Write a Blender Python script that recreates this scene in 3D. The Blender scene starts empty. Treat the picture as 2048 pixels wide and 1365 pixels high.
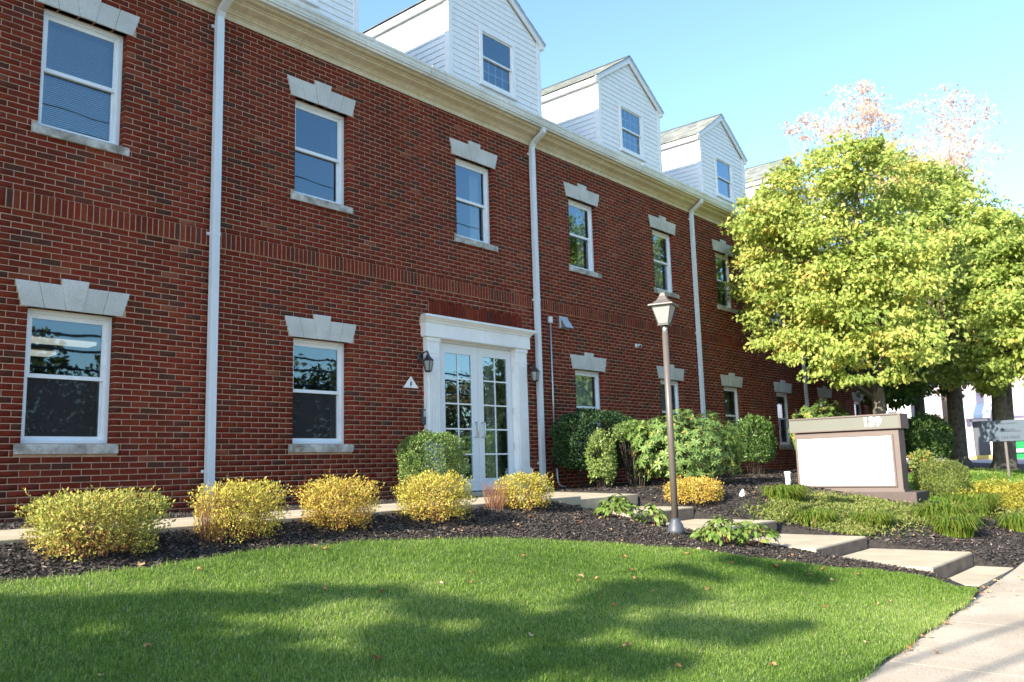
import bpy, math, random
import numpy as np
from mathutils import Vector, Matrix

S = bpy.context.scene
COL = S.collection
rnd = random.Random(11)
rng = np.random.default_rng(7)

# ------------------------------------------------------------------ camera, sky, sun, exposure
cam_d = bpy.data.cameras.new('camera'); cam = bpy.data.objects.new('camera', cam_d); COL.objects.link(cam)
S.camera = cam
yaw, pitch, roll = map(math.radians, (49.75389, 8.378383, -1.66817))
fwd = Vector((math.sin(yaw)*math.cos(pitch), math.cos(yaw)*math.cos(pitch), math.sin(pitch)))
rgt = Vector((math.cos(yaw), -math.sin(yaw), 0)); upv = rgt.cross(fwd)
R2 = rgt*math.cos(roll)+upv*math.sin(roll); U2 = -rgt*math.sin(roll)+upv*math.cos(roll)
M = Matrix((R2, U2, -fwd)).transposed().to_4x4(); M.translation = Vector((0, -9.59226, 0))
cam.matrix_world = M
cam_d.sensor_width = 36; cam_d.lens = 1707.137/2048*36; cam_d.clip_end = 1000; cam_d.clip_start = .05
cam_d.dof.use_dof = True; cam_d.dof.focus_distance = 8.0; cam_d.dof.aperture_fstop = 2.6

SUN_EL = math.radians(26.8); SUN_AZ = math.radians(-1.6)     # light travels along +X, a hair towards -Y
world = bpy.data.worlds.new('World'); S.world = world; world.use_nodes = True
wn = world.node_tree.nodes; wl = world.node_tree.links
bg = wn['Background']
sky = wn.new('ShaderNodeTexSky'); sky.sky_type = 'NISHITA'; sky.sun_disc = False
sky.sun_elevation = SUN_EL; sky.sun_rotation = math.radians(-90)-SUN_AZ
sky.air_density = 1.25; sky.dust_density = 0.6; sky.ozone_density = 1.6; sky.altitude = 50
tint = wn.new('ShaderNodeMixRGB'); tint.blend_type = 'MULTIPLY'; tint.inputs[0].default_value = 1
tint.inputs[2].default_value = (0.86, 1.0, 1.12, 1)
wl.new(sky.outputs[0], tint.inputs[1]); wl.new(tint.outputs[0], bg.inputs[0]); bg.inputs[1].default_value = 0.13
sun_d = bpy.data.lights.new('sun', 'SUN'); sun_d.energy = 5.0; sun_d.angle = math.radians(.55); sun_d.color = (1, .93, .80)
sun = bpy.data.objects.new('sun', sun_d); COL.objects.link(sun)
Ld = Vector((math.cos(SUN_AZ)*math.cos(SUN_EL), math.sin(SUN_AZ)*math.cos(SUN_EL), -math.sin(SUN_EL)))
sun.rotation_euler = Ld.to_track_quat('-Z', 'Y').to_euler()
S.view_settings.view_transform = 'Standard'; S.view_settings.look = 'None'
S.view_settings.exposure = 1.4; S.view_settings.gamma = 1; S.view_settings.use_curve_mapping = False

# ------------------------------------------------------------------ materials
def mat(name, col, rough=.7, **k):
    m = bpy.data.materials.new(name); m.use_nodes = True
    n = m.node_tree.nodes; l = m.node_tree.links; b = n['Principled BSDF']
    b.inputs['Base Color'].default_value = (*col, 1); b.inputs['Roughness'].default_value = rough
    if 'metal' in k: b.inputs['Metallic'].default_value = k['metal']
    if 'spec' in k: b.inputs['Specular IOR Level'].default_value = k['spec']
    if 'ramp' in k:      # colour by the per-piece attribute "tone", plus a little noise
        a = n.new('ShaderNodeAttribute'); a.attribute_name = 'tone'
        r = n.new('ShaderNodeValToRGB'); r.color_ramp.elements.remove(r.color_ramp.elements[1])
        r.color_ramp.interpolation = k.get('interp', 'LINEAR')
        for i, (p, c) in enumerate(k['ramp']):
            e = r.color_ramp.elements[0] if i == 0 else r.color_ramp.elements.new(p)
            e.position = p; e.color = (*c, 1)
        l.new(a.outputs['Fac'], r.inputs[0]); src = r.outputs[0]
    elif 'col2' in k:
        t = n.new('ShaderNodeTexNoise'); t.inputs['Scale'].default_value = k.get('scale', 3); t.inputs['Detail'].default_value = 6
        g = n.new('ShaderNodeNewGeometry'); l.new(g.outputs['Position'], t.inputs['Vector'])
        r = n.new('ShaderNodeValToRGB'); r.color_ramp.elements[0].color = (*col, 1); r.color_ramp.elements[1].color = (*k['col2'], 1)
        r.color_ramp.elements[0].position = k.get('p0', .35); r.color_ramp.elements[1].position = k.get('p1', .65)
        l.new(t.outputs['Fac'], r.inputs[0]); src = r.outputs[0]
    else: src = None
    if 'grain' in k:
        gs, ga = k['grain']
        t2 = n.new('ShaderNodeTexNoise'); t2.inputs['Scale'].default_value = gs; t2.inputs['Detail'].default_value = 4
        g2 = n.new('ShaderNodeNewGeometry'); l.new(g2.outputs['Position'], t2.inputs['Vector'])
        mp = n.new('ShaderNodeMapRange'); mp.inputs[1].default_value = .25; mp.inputs[2].default_value = .75
        mp.inputs[3].default_value = 1-ga; mp.inputs[4].default_value = 1+ga*.6
        l.new(t2.outputs['Fac'], mp.inputs[0])
        mx = n.new('ShaderNodeMixRGB'); mx.blend_type = 'MULTIPLY'; mx.inputs[0].default_value = 1
        if src is None: mx.inputs[1].default_value = (*col, 1)
        else: l.new(src, mx.inputs[1])
        l.new(mp.outputs[0], mx.inputs[2]); src = mx.outputs[0]
    if 'age' in k:       # broad vertical weathering
        g9 = n.new('ShaderNodeNewGeometry'); mp9 = n.new('ShaderNodeMapping'); mp9.inputs['Scale'].default_value = (1.6, 1.6, .35)
        t9 = n.new('ShaderNodeTexNoise'); t9.inputs['Scale'].default_value = 1.0; t9.inputs['Detail'].default_value = 5
        l.new(g9.outputs['Position'], mp9.inputs[0]); l.new(mp9.outputs[0], t9.inputs['Vector'])
        q9 = n.new('ShaderNodeMapRange'); q9.inputs[1].default_value = .3; q9.inputs[2].default_value = .7; q9.inputs[3].default_value = 1-k['age']; q9.inputs[4].default_value = 1+k['age']*.7
        l.new(t9.outputs['Fac'], q9.inputs[0]); x9 = n.new('ShaderNodeMixRGB'); x9.blend_type = 'MULTIPLY'; x9.inputs[0].default_value = 1
        l.new(src, x9.inputs[1]); l.new(q9.outputs[0], x9.inputs[2]); src = x9.outputs[0]
    if src is not None: l.new(src, b.inputs['Base Color'])
    if 'bump' in k:
        bs, bd = k['bump']
        t3 = n.new('ShaderNodeTexNoise'); t3.inputs['Scale'].default_value = bs; t3.inputs['Detail'].default_value = 6
        g3 = n.new('ShaderNodeNewGeometry'); l.new(g3.outputs['Position'], t3.inputs['Vector'])
        bp = n.new('ShaderNodeBump'); bp.inputs['Distance'].default_value = bd; bp.inputs['Strength'].default_value = 1
        l.new(t3.outputs['Fac'], bp.inputs['Height']); l.new(bp.outputs[0], b.inputs['Normal'])
    if 'trans' in k:     # leaves: let light through
        o = n['Material Output']; tr = n.new('ShaderNodeBsdfTranslucent'); mixs = n.new('ShaderNodeMixShader')
        mixs.inputs[0].default_value = k['trans']
        if src is None: tr.inputs[0].default_value = (*col, 1)
        else: l.new(src, tr.inputs[0])
        l.new(b.outputs[0], mixs.inputs[1]); l.new(tr.outputs[0], mixs.inputs[2]); l.new(mixs.outputs[0], o.inputs[0])
    return m

BR_RAMP = [(0, (.080, .036, .026)), (.12, (.105, .034, .021)), (.28, (.138, .028, .016)), (.5, (.168, .0265, .0135)), (.72, (.188, .029, .0145)), (.9, (.200, .043, .019)), (1, (.24, .075, .042))]
MT = dict(
 brick=mat('brick', (.2, .04, .03), .9, spec=.12, age=.22, ramp=BR_RAMP, grain=(34, .30), bump=(160, .0012)),
 mortar=mat('mortar', (.50, .325, .22), .95, grain=(9, .22), bump=(220, .0015)),
 stone=mat('limestone', (.48, .465, .42), .85, age=.08, col2=(.60, .585, .55), scale=2.5, grain=(60, .16), bump=(90, .001)),
 sill=mat('weathered limestone', (.22, .19, .15), .9, col2=(.56, .53, .48), scale=7, grain=(45, .22), bump=(90, .0015)),
 white=mat('white vinyl', (.80, .81, .82), .4, grain=(6, .05)),
 trim=mat('white painted trim', (.77, .77, .76), .5, col2=(.82, .82, .82), scale=2, grain=(9, .05), age=.05),
 cornice=mat('weathered cream trim', (.60, .50, .33), .6, col2=(.66, .58, .42), scale=1.6, grain=(11, .16)),
 gutter=mat('weathered gutter', (.60, .585, .52), .45, age=.12, col2=(.76, .76, .70), scale=1.5, grain=(20, .14)),
 spout=mat('white downspout', (.66, .69, .73), .4, grain=(5, .05), age=.06),
 siding=mat('white clapboard', (.82, .82, .82), .55, grain=(9, .07)),
 shingle=mat('grey green shingle', (.3, .31, .27), .95, ramp=[(0, (.115, .125, .12)), (.5, (.165, .18, .17)), (1, (.22, .225, .21))], grain=(60, .3)),
 dark=mat('dark joint', (.03, .028, .026), .9),
 black=mat('black painted metal', (.018, .018, .02), .45),
 alum=mat('satin aluminium', (.55, .56, .57), .35, metal=.8),
 doorw=mat('white door paint', (.70, .72, .74), .35, grain=(3, .05)),
 inner=mat('interior drywall', (.55, .54, .50), .9, grain=(2, .1)),
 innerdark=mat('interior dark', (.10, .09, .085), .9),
 blind=mat('blind slats', (.80, .78, .82), .6),
 curtain=mat('curtain', (.60, .60, .56), .9),
 frost=mat('frosted lantern panel', (.27, .27, .26), .35),
 bronze=mat('bronze brown paint', (.115, .095, .082), .4, grain=(8, .1)),
 postbase=mat('dark grey post base', (.06, .065, .08), .5),
 concrete=mat('tan concrete', (.43, .355, .245), .9, col2=(.53, .44, .31), age=.1, scale=3, grain=(120, .28), bump=(190, .002)),
 riser=mat('dark brown riser concrete', (.15, .11, .088), .95, col2=(.24, .185, .14), scale=5, grain=(90, .3), bump=(120, .003)),  # darker brown than the slabs; on the step fronts and in the pavement joints
 pave=mat('pavement concrete', (.42, .34, .255), .9, col2=(.52, .43, .33), age=.16, scale=1.3, grain=(95, .42), bump=(170, .002)),
 asphalt=mat('asphalt', (.05, .05, .052), .9, grain=(80, .3)),
 lot=mat('bright parking lot', (.36, .34, .33), .9, grain=(3, .2)),
 mulch=mat('mulch soil', (.022, .017, .015), .95, col2=(.055, .042, .035), scale=22, grain=(90, .5), bump=(45, .03)),
 chip=mat('mulch chips', (.04, .03, .025), .85, ramp=[(0, (.018, .014, .012)), (.4, (.055, .042, .035)), (.75, (.115, .088, .072)), (1, (.28, .21, .165))]),
 soil=mat('lawn thatch', (.08, .12, .022), .95, col2=(.12, .16, .035), scale=5, grain=(60, .3)),
 grass=mat('grass blades', (.1, .2, .03), .55, ramp=[(0, (.055, .14, .02)), (.4, (.20, .35, .045)), (.75, (.42, .56, .10)), (1, (.66, .66, .32))], trans=.5, spec=.3),
 signbrown=mat('mauve brown sign metal', (.135, .098, .087), .5, grain=(4, .06)),
 signbase=mat('brown sign plinth', (.085, .06, .053), .7, grain=(12, .14)),
 signband=mat('grey green sign band', (.135, .135, .112), .45, grain=(3, .04)),
 signwhite=mat('white sign face', (.85, .84, .82), .4),
 bark=mat('grey bark', (.09, .075, .06), .95, col2=(.17, .145, .115), scale=9, grain=(30, .35), bump=(28, .02)),
 palebark=mat('pale pinkish bark', (.40, .31, .31), .95, grain=(10, .2)),
 darkstem=mat('dark shrub wood', (.05, .038, .028), .95, grain=(20, .3)),
 twig=mat('shrub stems', (.22, .10, .05), .9),
 pink=mat('pale pink stucco', (.52, .36, .43), .85, col2=(.66, .54, .58), scale=.5),
 yellowc=mat('yellow painted step', (.55, .38, .12), .8),
 dgreen=mat('green dumpster', (.01, .23, .07), .5),
 banner=mat('grey blue banner', (.055, .08, .11), .6),
 navy=mat('navy lettering', (.012, .018, .045), .6),
 red=mat('red lettering', (.4, .05, .05), .6),
)
def leafmat(name, ramp, trans=.4, rough=.5): return mat(name, (.1, .2, .03), rough, ramp=ramp, trans=trans, spec=.35)
LM = dict(
 tree=leafmat('maple green leaves', [(0, (.17, .25, .045)), (.35, (.33, .42, .09)), (.7, (.48, .53, .13)), (.92, (.62, .56, .14)), (1, (.64, .42, .11))], .5),
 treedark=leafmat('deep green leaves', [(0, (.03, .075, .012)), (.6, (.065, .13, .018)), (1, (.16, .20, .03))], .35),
 wisp=leafmat('pale orange autumn leaves', [(0, (.70, .52, .50)), (.5, (.76, .56, .42)), (1, (.80, .66, .46))], .6),
 wisp2=leafmat('yellow autumn leaves', [(0, (.60, .50, .22)), (1, (.75, .64, .30))], .6),
 spirea=leafmat('yellow spirea leaves', [(0, (.26, .26, .04)), (.35, (.48, .42, .07)), (.75, (.66, .54, .11)), (.95, (.66, .42, .10)), (1, (.45, .16, .06))], .4),
 spireao=leafmat('orange yellow spirea leaves', [(0, (.38, .34, .05)), (.35, (.62, .46, .09)), (.75, (.68, .42, .10)), (.92, (.62, .30, .08)), (1, (.42, .14, .05))], .4),
 spireag=leafmat('green yellow spirea leaves', [(0, (.14, .19, .03)), (.4, (.36, .38, .075)), (.8, (.56, .50, .12)), (1, (.42, .20, .07))], .4),
 box=leafmat('boxwood leaves', [(0, (.045, .10, .02)), (.6, (.12, .20, .045)), (1, (.27, .34, .09))], .25, .3),
 hedge=leafmat('dark holly leaves', [(0, (.012, .036, .010)), (.7, (.03, .07, .017)), (1, (.08, .14, .03))], .15, .5),
 rhodo=leafmat('rhododendron leaves', [(0, (.08, .16, .04)), (.6, (.19, .28, .075)), (.93, (.34, .38, .09)), (1, (.55, .28, .07))], .3, .35),
 day=leafmat('daylily blades', [(0, (.10, .19, .025)), (.6, (.20, .28, .035)), (.88, (.33, .34, .06)), (1, (.42, .28, .12))], .45),
 cover=leafmat('ground cover leaves', [(0, (.11, .17, .035)), (.6, (.23, .27, .06)), (1, (.40, .33, .13))], .4),
 yel=leafmat('yellow groundcover leaves', [(0, (.28, .28, .04)), (1, (.50, .42, .06))], .45),
 hosta=leafmat('hosta leaves', [(0, (.10, .19, .03)), (.6, (.19, .28, .05)), (1, (.33, .32, .09))], .35),
 fallen=leafmat('fallen leaves', [(0, (.30, .10, .04)), (.5, (.48, .26, .12)), (1, (.55, .42, .25))], .2, .8),
 far=leafmat('distant autumn foliage', [(0, (.05, .07, .02)), (.45, (.10, .11, .03)), (.75, (.20, .12, .04)), (1, (.26, .10, .04))], .35),
)
# window glass: a tinted see-through sheet with a mirror reflection that grows at grazing angles
def glass(name, base=.10, tintc=(.78, .86, .84)):
    m = bpy.data.materials.new(name); m.use_nodes = True; n = m.node_tree.nodes; l = m.node_tree.links
    n.remove(n['Principled BSDF']); o = n['Material Output']
    t = n.new('ShaderNodeBsdfTransparent'); t.inputs[0].default_value = (*tintc, 1)
    g = n.new('ShaderNodeBsdfGlossy'); g.inputs['Roughness'].default_value = 0.012; g.inputs[0].default_value = (.62, .84, 1, 1)
    f = n.new('ShaderNodeFresnel'); f.inputs[0].default_value = 1.55
    ma = n.new('ShaderNodeMath'); ma.operation = 'MULTIPLY_ADD'; ma.inputs[1].default_value = 1.7; ma.inputs[2].default_value = base
    ma.use_clamp = True
    x = n.new('ShaderNodeMixShader')
    tn = n.new('ShaderNodeTexNoise'); tn.inputs['Scale'].default_value = 1.8; tn.inputs['Detail'].default_value = 1
    gg = n.new('ShaderNodeNewGeometry'); l.new(gg.outputs['Position'], tn.inputs['Vector'])
    bp = n.new('ShaderNodeBump'); bp.inputs['Distance'].default_value = .0012; l.new(tn.outputs['Fac'], bp.inputs['Height'])
    l.new(bp.outputs[0], g.inputs['Normal'])
    l.new(f.outputs[0], ma.inputs[0]); l.new(ma.outputs[0], x.inputs[0]); l.new(t.outputs[0], x.inputs[1]); l.new(g.outputs[0], x.inputs[2])
    l.new(x.outputs[0], o.inputs[0]); return m
MT['glass'] = glass('window glass'); MT['glassd'] = glass('door glass', .18)
ms = bpy.data.materials.new('insect screen'); ms.use_nodes = True
_n = ms.node_tree.nodes; _t = _n.new('ShaderNodeBsdfTransparent'); _x = _n.new('ShaderNodeMixShader'); _n['Principled BSDF'].inputs['Base Color'].default_value = (.025, .025, .027, 1); _n['Principled BSDF'].inputs['Roughness'].default_value = .8
_x.inputs[0].default_value = .62; ms.node_tree.links.new(_t.outputs[0], _x.inputs[1]); ms.node_tree.links.new(_n['Principled BSDF'].outputs[0], _x.inputs[2]); ms.node_tree.links.new(_x.outputs[0], _n['Material Output'].inputs[0])
MT['screen'] = ms
def emit(name, c, s):
    m = mat(name, c, .5); b = m.node_tree.nodes['Principled BSDF']
    b.inputs['Emission Color'].default_value = (*c, 1); b.inputs['Emission Strength'].default_value = s; return m
MT['tube'] = emit('ceiling light diffuser', (1, .97, .88), .22)

# ------------------------------------------------------------------ object helpers
def link(name, data, parent=None):
    o = bpy.data.objects.new(name, data); COL.objects.link(o)
    if parent is not None: o.parent = parent
    return o
def tag(o, label=None, cat=None, group=None, kind=None):
    if label: o['label'] = label
    if cat: o['category'] = cat
    if group: o['group'] = group
    if kind: o['kind'] = kind
    return o
def thing(name, label, cat, loc=(0, 0, 0), rz=0, group=None):
    o = link(name, None); o.location = loc; o.rotation_euler = (0, 0, rz); o.empty_display_size = .1
    return tag(o, label, cat, group)
def copy_tree(o, parent=None):
    c = o.copy(); COL.objects.link(c)
    if parent is not None: c.parent = parent
    for ch in o.children: copy_tree(ch, c)
    return c

class MB:
    def __init__(s): s.v = []; s.f = []; s.t = []
    def poly(s, pts, faces, tone=.5):
        k = len(s.v); s.v += [tuple(p) for p in pts]; s.t += [tone]*len(pts)
        s.f += [tuple(i+k for i in f) for f in faces]; return s
    def box(s, x0, x1, y0, y1, z0, z1, tone=.5):
        return s.poly([(x0,y0,z0),(x1,y0,z0),(x1,y1,z0),(x0,y1,z0),(x0,y0,z1),(x1,y0,z1),(x1,y1,z1),(x0,y1,z1)],
          [(0,3,2,1),(4,5,6,7),(0,1,5,4),(1,2,6,5),(2,3,7,6),(3,0,4,7)], tone)
    def prism_y(s, prof, y0, y1, tone=.5):     # prof: list of (x,z), counter-clockwise seen from -Y
        n = len(prof); pts = [(x, y0, z) for x, z in prof]+[(x, y1, z) for x, z in prof]
        return s.poly(pts, [tuple(range(n)), tuple(range(2*n-1, n-1, -1))]+[(i, i+n, (i+1) % n+n, (i+1) % n) for i in range(n)], tone)
    def prism_x(s, prof, x0, x1, tone=.5):     # prof: list of (y,z)
        n = len(prof); pts = [(x0, y, z) for y, z in prof]+[(x1, y, z) for y, z in prof]
        return s.poly(pts, [tuple(range(n-1, -1, -1)), tuple(range(n, 2*n))]+[(i, (i+1) % n, (i+1) % n+n, i+n) for i in range(n)], tone)
    def tube(s, path, rad, n=8, tone=.5, caps=True):
        path = [Vector(p) for p in path]; rad = rad if hasattr(rad, '__len__') else [rad]*len(path)
        rings = []; k = len(s.v); prev = None
        for i, p in enumerate(path):
            d = (path[min(i+1, len(path)-1)]-path[max(i-1, 0)]).normalized()
            if prev is None: a = d.orthogonal().normalized()
            else: a = (prev-d*prev.dot(d)).normalized()
            prev = a; b = d.cross(a)
            for j in range(n):
                t = 2*math.pi*j/n; s.v.append(tuple(p+(a*math.cos(t)+b*math.sin(t))*rad[i])); s.t.append(tone)
        for i in range(len(path)-1):
            for j in range(n):
                j2 = (j+1) % n; s.f.append((k+i*n+j, k+i*n+j2, k+(i+1)*n+j2, k+(i+1)*n+j))
        if caps:
            s.f.append(tuple(k+j for j in range(n-1, -1, -1))); e = k+(len(path)-1)*n; s.f.append(tuple(e+j for j in range(n)))
        return s
    def lathe(s, prof, n=16, c=(0, 0, 0), tone=.5, ph=0, sx=1, sy=1):
        k = len(s.v)
        for r, z in prof:
            for j in range(n):
                t = 2*math.pi*j/n+ph; s.v.append((c[0]+r*math.cos(t)*sx, c[1]+r*math.sin(t)*sy, c[2]+z)); s.t.append(tone)
        for i in range(len(prof)-1):
            for j in range(n):
                j2 = (j+1) % n; s.f.append((k+i*n+j, k+i*n+j2, k+(i+1)*n+j2, k+(i+1)*n+j))
        s.f.append(tuple(k+j for j in range(n-1, -1, -1))); e = k+(len(prof)-1)*n; s.f.append(tuple(e+j for j in range(n)))
        return s
    def mesh(s, name, m):
        me = bpy.data.meshes.new(name); me.from_pydata(s.v, [], s.f)
        a = me.attributes.new('tone', 'FLOAT', 'POINT'); a.data.foreach_set('value', s.t)
        me.materials.append(m); return me
    def build(s, name, m, parent=None, smooth=False, bevel=0, loc=None):
        me = s.mesh(name, m)
        if smooth: me.polygons.foreach_set('use_smooth', [True]*len(me.polygons))
        o = link(name, me, parent)
        if loc: o.location = loc
        if bevel:
            b = o.modifiers.new('bevel', 'BEVEL'); b.width = bevel; b.segments = 2; b.limit_method = 'ANGLE'
        return o

def fast(name, V, F, tone, m, parent=None, smooth=False):
    """V (n,k,3) vertices per piece, F list of index tuples per piece, tone (n,)"""
    n, k = V.shape[:2]; F = [list(f) for f in F]; nf = len(F)
    me = bpy.data.meshes.new(name); me.vertices.add(n*k); me.vertices.foreach_set('co', V.reshape(-1).astype(np.float32))
    tpl = np.concatenate([np.array(f) for f in F]); L = len(tpl)
    idx = (tpl[None, :]+(np.arange(n)*k)[:, None]).reshape(-1)
    me.loops.add(n*L); me.loops.foreach_set('vertex_index', idx.astype(np.int32))
    sizes = np.array([len(f) for f in F]); st = np.concatenate([[0], np.cumsum(sizes)[:-1]])
    me.polygons.add(n*nf); me.polygons.foreach_set('loop_start', (st[None, :]+(np.arange(n)*L)[:, None]).reshape(-1).astype(np.int32))
    me.update(calc_edges=True)
    if smooth: me.polygons.foreach_set('use_smooth', np.ones(n*nf, bool))
    a = me.attributes.new('tone', 'FLOAT', 'POINT'); a.data.foreach_set('value', np.repeat(tone, k).astype(np.float32))
    me.materials.append(m); me.validate(); o = link(name, me, parent); return o

def unit(a): return a/np.maximum(np.linalg.norm(a, axis=-1, keepdims=True), 1e-9)
def leaves(P, D, N, size, asp=.5, fold=.25):
    """folded leaf: 4 points, 2 triangles. P base (n,3), D direction, N normal, size (n,)"""
    D = unit(D); Sd = unit(np.cross(D, N)); N = np.cross(Sd, D); s = size[:, None]
    tip = P+D*s-N*s*.12; l = P+D*s*.45+Sd*s*asp*.5+N*s*fold*.4; r = P+D*s*.45-Sd*s*asp*.5+N*s*fold*.4
    return np.stack([P, r, tip, l], 1)
LF = [(0, 1, 2), (0, 2, 3)]
def leaves6(P, D, N, size, asp=.4, droop=.35):
    D = unit(D); Sd = unit(np.cross(D, N)); N = np.cross(Sd, D); s = size[:, None]
    m1 = P+D*s*.3+N*s*.05; m2 = P+D*s*.7-N*s*droop*.3; tip = P+D*s-N*s*droop*.8
    return np.stack([P, m1-Sd*s*asp*.42+N*s*.05, m2-Sd*s*asp*.38+N*s*.04, tip, m2+Sd*s*asp*.38+N*s*.04, m1+Sd*s*asp*.42+N*s*.05, m1, m2], 1)
LF6 = [(0, 1, 6), (1, 2, 7, 6), (2, 3, 7), (3, 4, 7), (4, 5, 6, 7), (5, 0, 6)]
def rand_dir(n): return unit(rng.normal(size=(n, 3)))

# ------------------------------------------------------------------ terrain
def sw(x): return np.interp(x, [-20, 0, 6, 11.6, 18, 25, 40, 60], [-1.95, -1.63, -1.47, -1.3, -.95, -.6, -.45, -.4])
def zb(x): return np.interp(x, [-20, 13, 22, 30], [-.43, -.42, -.29, -.27])
def sstep(a, b, x): t = np.clip((x-a)/(b-a), 0, 1); return t*t*(3-2*t)
def G(x, y):
    x = np.asarray(x, float); y = np.asarray(y, float)
    t = np.clip((-2.8-y)/4.55, 0, 1); z = zb(x)+(sw(x)+.01-zb(x))*t
    line = np.interp(y, [-7.3, -7.0, -5.8, -4.6, -3.36, -2.45, -2.2], [-1.31, -1.20, -1.05, -.88, -.71, -.54, -.44])
    w = sstep(8.5, 9.45, x)*(1-sstep(11.5, 12.6, x))*(y < -2.2)
    z = z*(1-w)+line*w
    under = (x > 9.72) & (x < 11.28) & (y < -2.45) & (y > -7.3)
    z = np.where(under, z-.22, z)
    slab = ((y > -2.84) & (y < -1.52) & (x < 9.2)) | ((x > 9.2) & (x < 11.36) & (y > -2.45) & (y < -.0))
    return np.where(slab, z-.09, z)
def grid(name, xs, yfun, m, dz=0, jit=0):
    """terrain patch; yfun(x) -> (y_low, y_high)"""
    nu = 60; V = []; 
    for x in xs:
        a, b = yfun(x)
        for y in np.linspace(a, b, nu): V.append((x, y, float(G(x, y))+dz+(rnd.uniform(-jit, jit) if jit else 0)))
    F = [(i*nu+j, (i+1)*nu+j, (i+1)*nu+j+1, i*nu+j+1) for i in range(len(xs)-1) for j in range(nu-1)]
    me = bpy.data.meshes.new(name); me.from_pydata(V, [], F); me.materials.append(m)
    me.polygons.foreach_set('use_smooth', [True]*len(F)); return link(name, me)

xs_all = np.concatenate([np.arange(-14, 1, 1.0), np.arange(1, 14, .16), np.arange(14, 30.1, .5)])
tag(grid('mulch_bed', xs_all, lambda x: (-7.42, .02), MT['mulch'], 0, .006), kind='structure')
g = MB().poly([(-400, -400, -2.2), (400, -400, -2.2), (400, 400, -2.2), (-400, 400, -2.2)], [(0, 1, 2, 3)])
tag(g.build('ground', MT['asphalt']), kind='structure')
# road beyond the pavement, the parking lot to the right and ground behind the camera
road = MB(); X = [-60, -20, 0, 6, 11.6, 18, 25, 40, 60, 200]
for a, b in zip(X[:-1], X[1:]):
    za, zb_ = float(sw(a))-.13, float(sw(b))-.13
    road.poly([(a, -22, za-.3), (b, -22, zb_-.3), (b, -9.62, zb_), (a, -9.62, za)], [(0, 1, 2, 3)])
tag(road.build('road', MT['asphalt']), kind='structure')
lot = MB().poly([(30, -9.4, -.62), (200, -30, -.75), (200, 60, -.35), (36, 60, -.35), (30, 0, -.28)], [(0, 1, 2, 3, 4)])
tag(lot.build('parking_lot', MT['lot']), kind='structure')

up_x = [-6, 2.06, 3.0, 3.5, 4.1, 5.09, 6.31, 7.26, 8.12, 8.73, 9.11, 9.27]
up_y = [-3.75, -3.66, -3.70, -3.63, -3.59, -3.70, -4.03, -4.53, -5.18, -5.98, -6.59, -7.15]
def lawn_up(x): return np.interp(x, up_x, up_y)
tag(grid('lawn', np.arange(-6, 9.28, .12), lambda x: (-7.47, lawn_up(x)), MT['soil'], .02), kind='structure')
def lawn2_up(x): return np.interp(x, [15.6, 16.5, 18, 20, 24], [-4.6, -3.7, -3.5, -3.9, -4.4])
tag(grid('far_lawn', np.arange(15.6, 24, .2), lambda x: (-7.47, lawn2_up(x)), MT['soil'], .02), kind='structure')

def blades(name, n, xr, ylo, yhi, h, w, dens=None, label=None):
    x = rng.uniform(*xr, n); lo = -7.48+rng.normal(0, .018, n)+.02*np.sin(x*7); hi = yhi(x)+rng.normal(0, .03, n)
    y = lo+(hi-lo)*rng.random(n); 
    if dens is not None: k = rng.random(n) < dens(x, y); x = x[k]; y = y[k]; n = len(x)
    d_ = np.stack([x, y, G(x, y)], 1)-np.array([0, -9.59226, 0.]); w_ = d_@np.array(fwd)
    k = (w_ > .5) & (np.abs(d_@np.array(R2)/w_) < .84) & (np.abs(d_@np.array(U2)/w_) < .56); x = x[k]; y = y[k]; n = len(x)
    z = G(x, y)+.012
    cl = np.sin(x*9+np.sin(y*7)*2)*np.sin(y*11+x*3)*.5+.5
    H = h*(.55+.75*rng.random(n))*(.8+.4*cl); A = rng.uniform(0, 2*np.pi, n); lean = H*rng.uniform(.1, 1.35, n)
    P = np.stack([x, y, z], 1); side = np.stack([np.cos(A), np.sin(A), 0*A], 1)*(w*rng.uniform(.7, 1.4, n))[:, None]
    B = A+np.pi/2+rng.normal(0, .5, n); d = np.stack([np.cos(B), np.sin(B), 0*B], 1)
    up = np.array([0, 0, 1.])
    m = P+d*(lean*.35)[:, None]+up*(H*.6)[:, None]; t = P+d*lean[:, None]+up*(H*(1.0-.32*(lean/H)))[:, None]
    V = np.stack([P-side, P+side, m-side*.7, m+side*.7, t], 1)
    patch = np.sin(x*1.7+.6)*np.sin(y*2.3)*.12
    tone = np.clip(.42+patch*1.3+.12*np.sin(x*.9+y*1.9+2)+rng.normal(0, .27, n)+(rng.random(n) < .05)*.5, 0, 1)
    return tag(fast(name, V, [(0, 1, 3, 2), (2, 3, 4)], tone, MT['grass']), kind='stuff')
dn = lambda x, y: np.clip(1.5-.11*np.hypot(x, y+9.6), .35, 1)
blades('lawn_grass', 760000, (-.6, 9.3), None, lawn_up, .039, .00125, dn)
blades('far_lawn_grass', 60000, (15.6, 24), None, lawn2_up, .06, .006)

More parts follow.
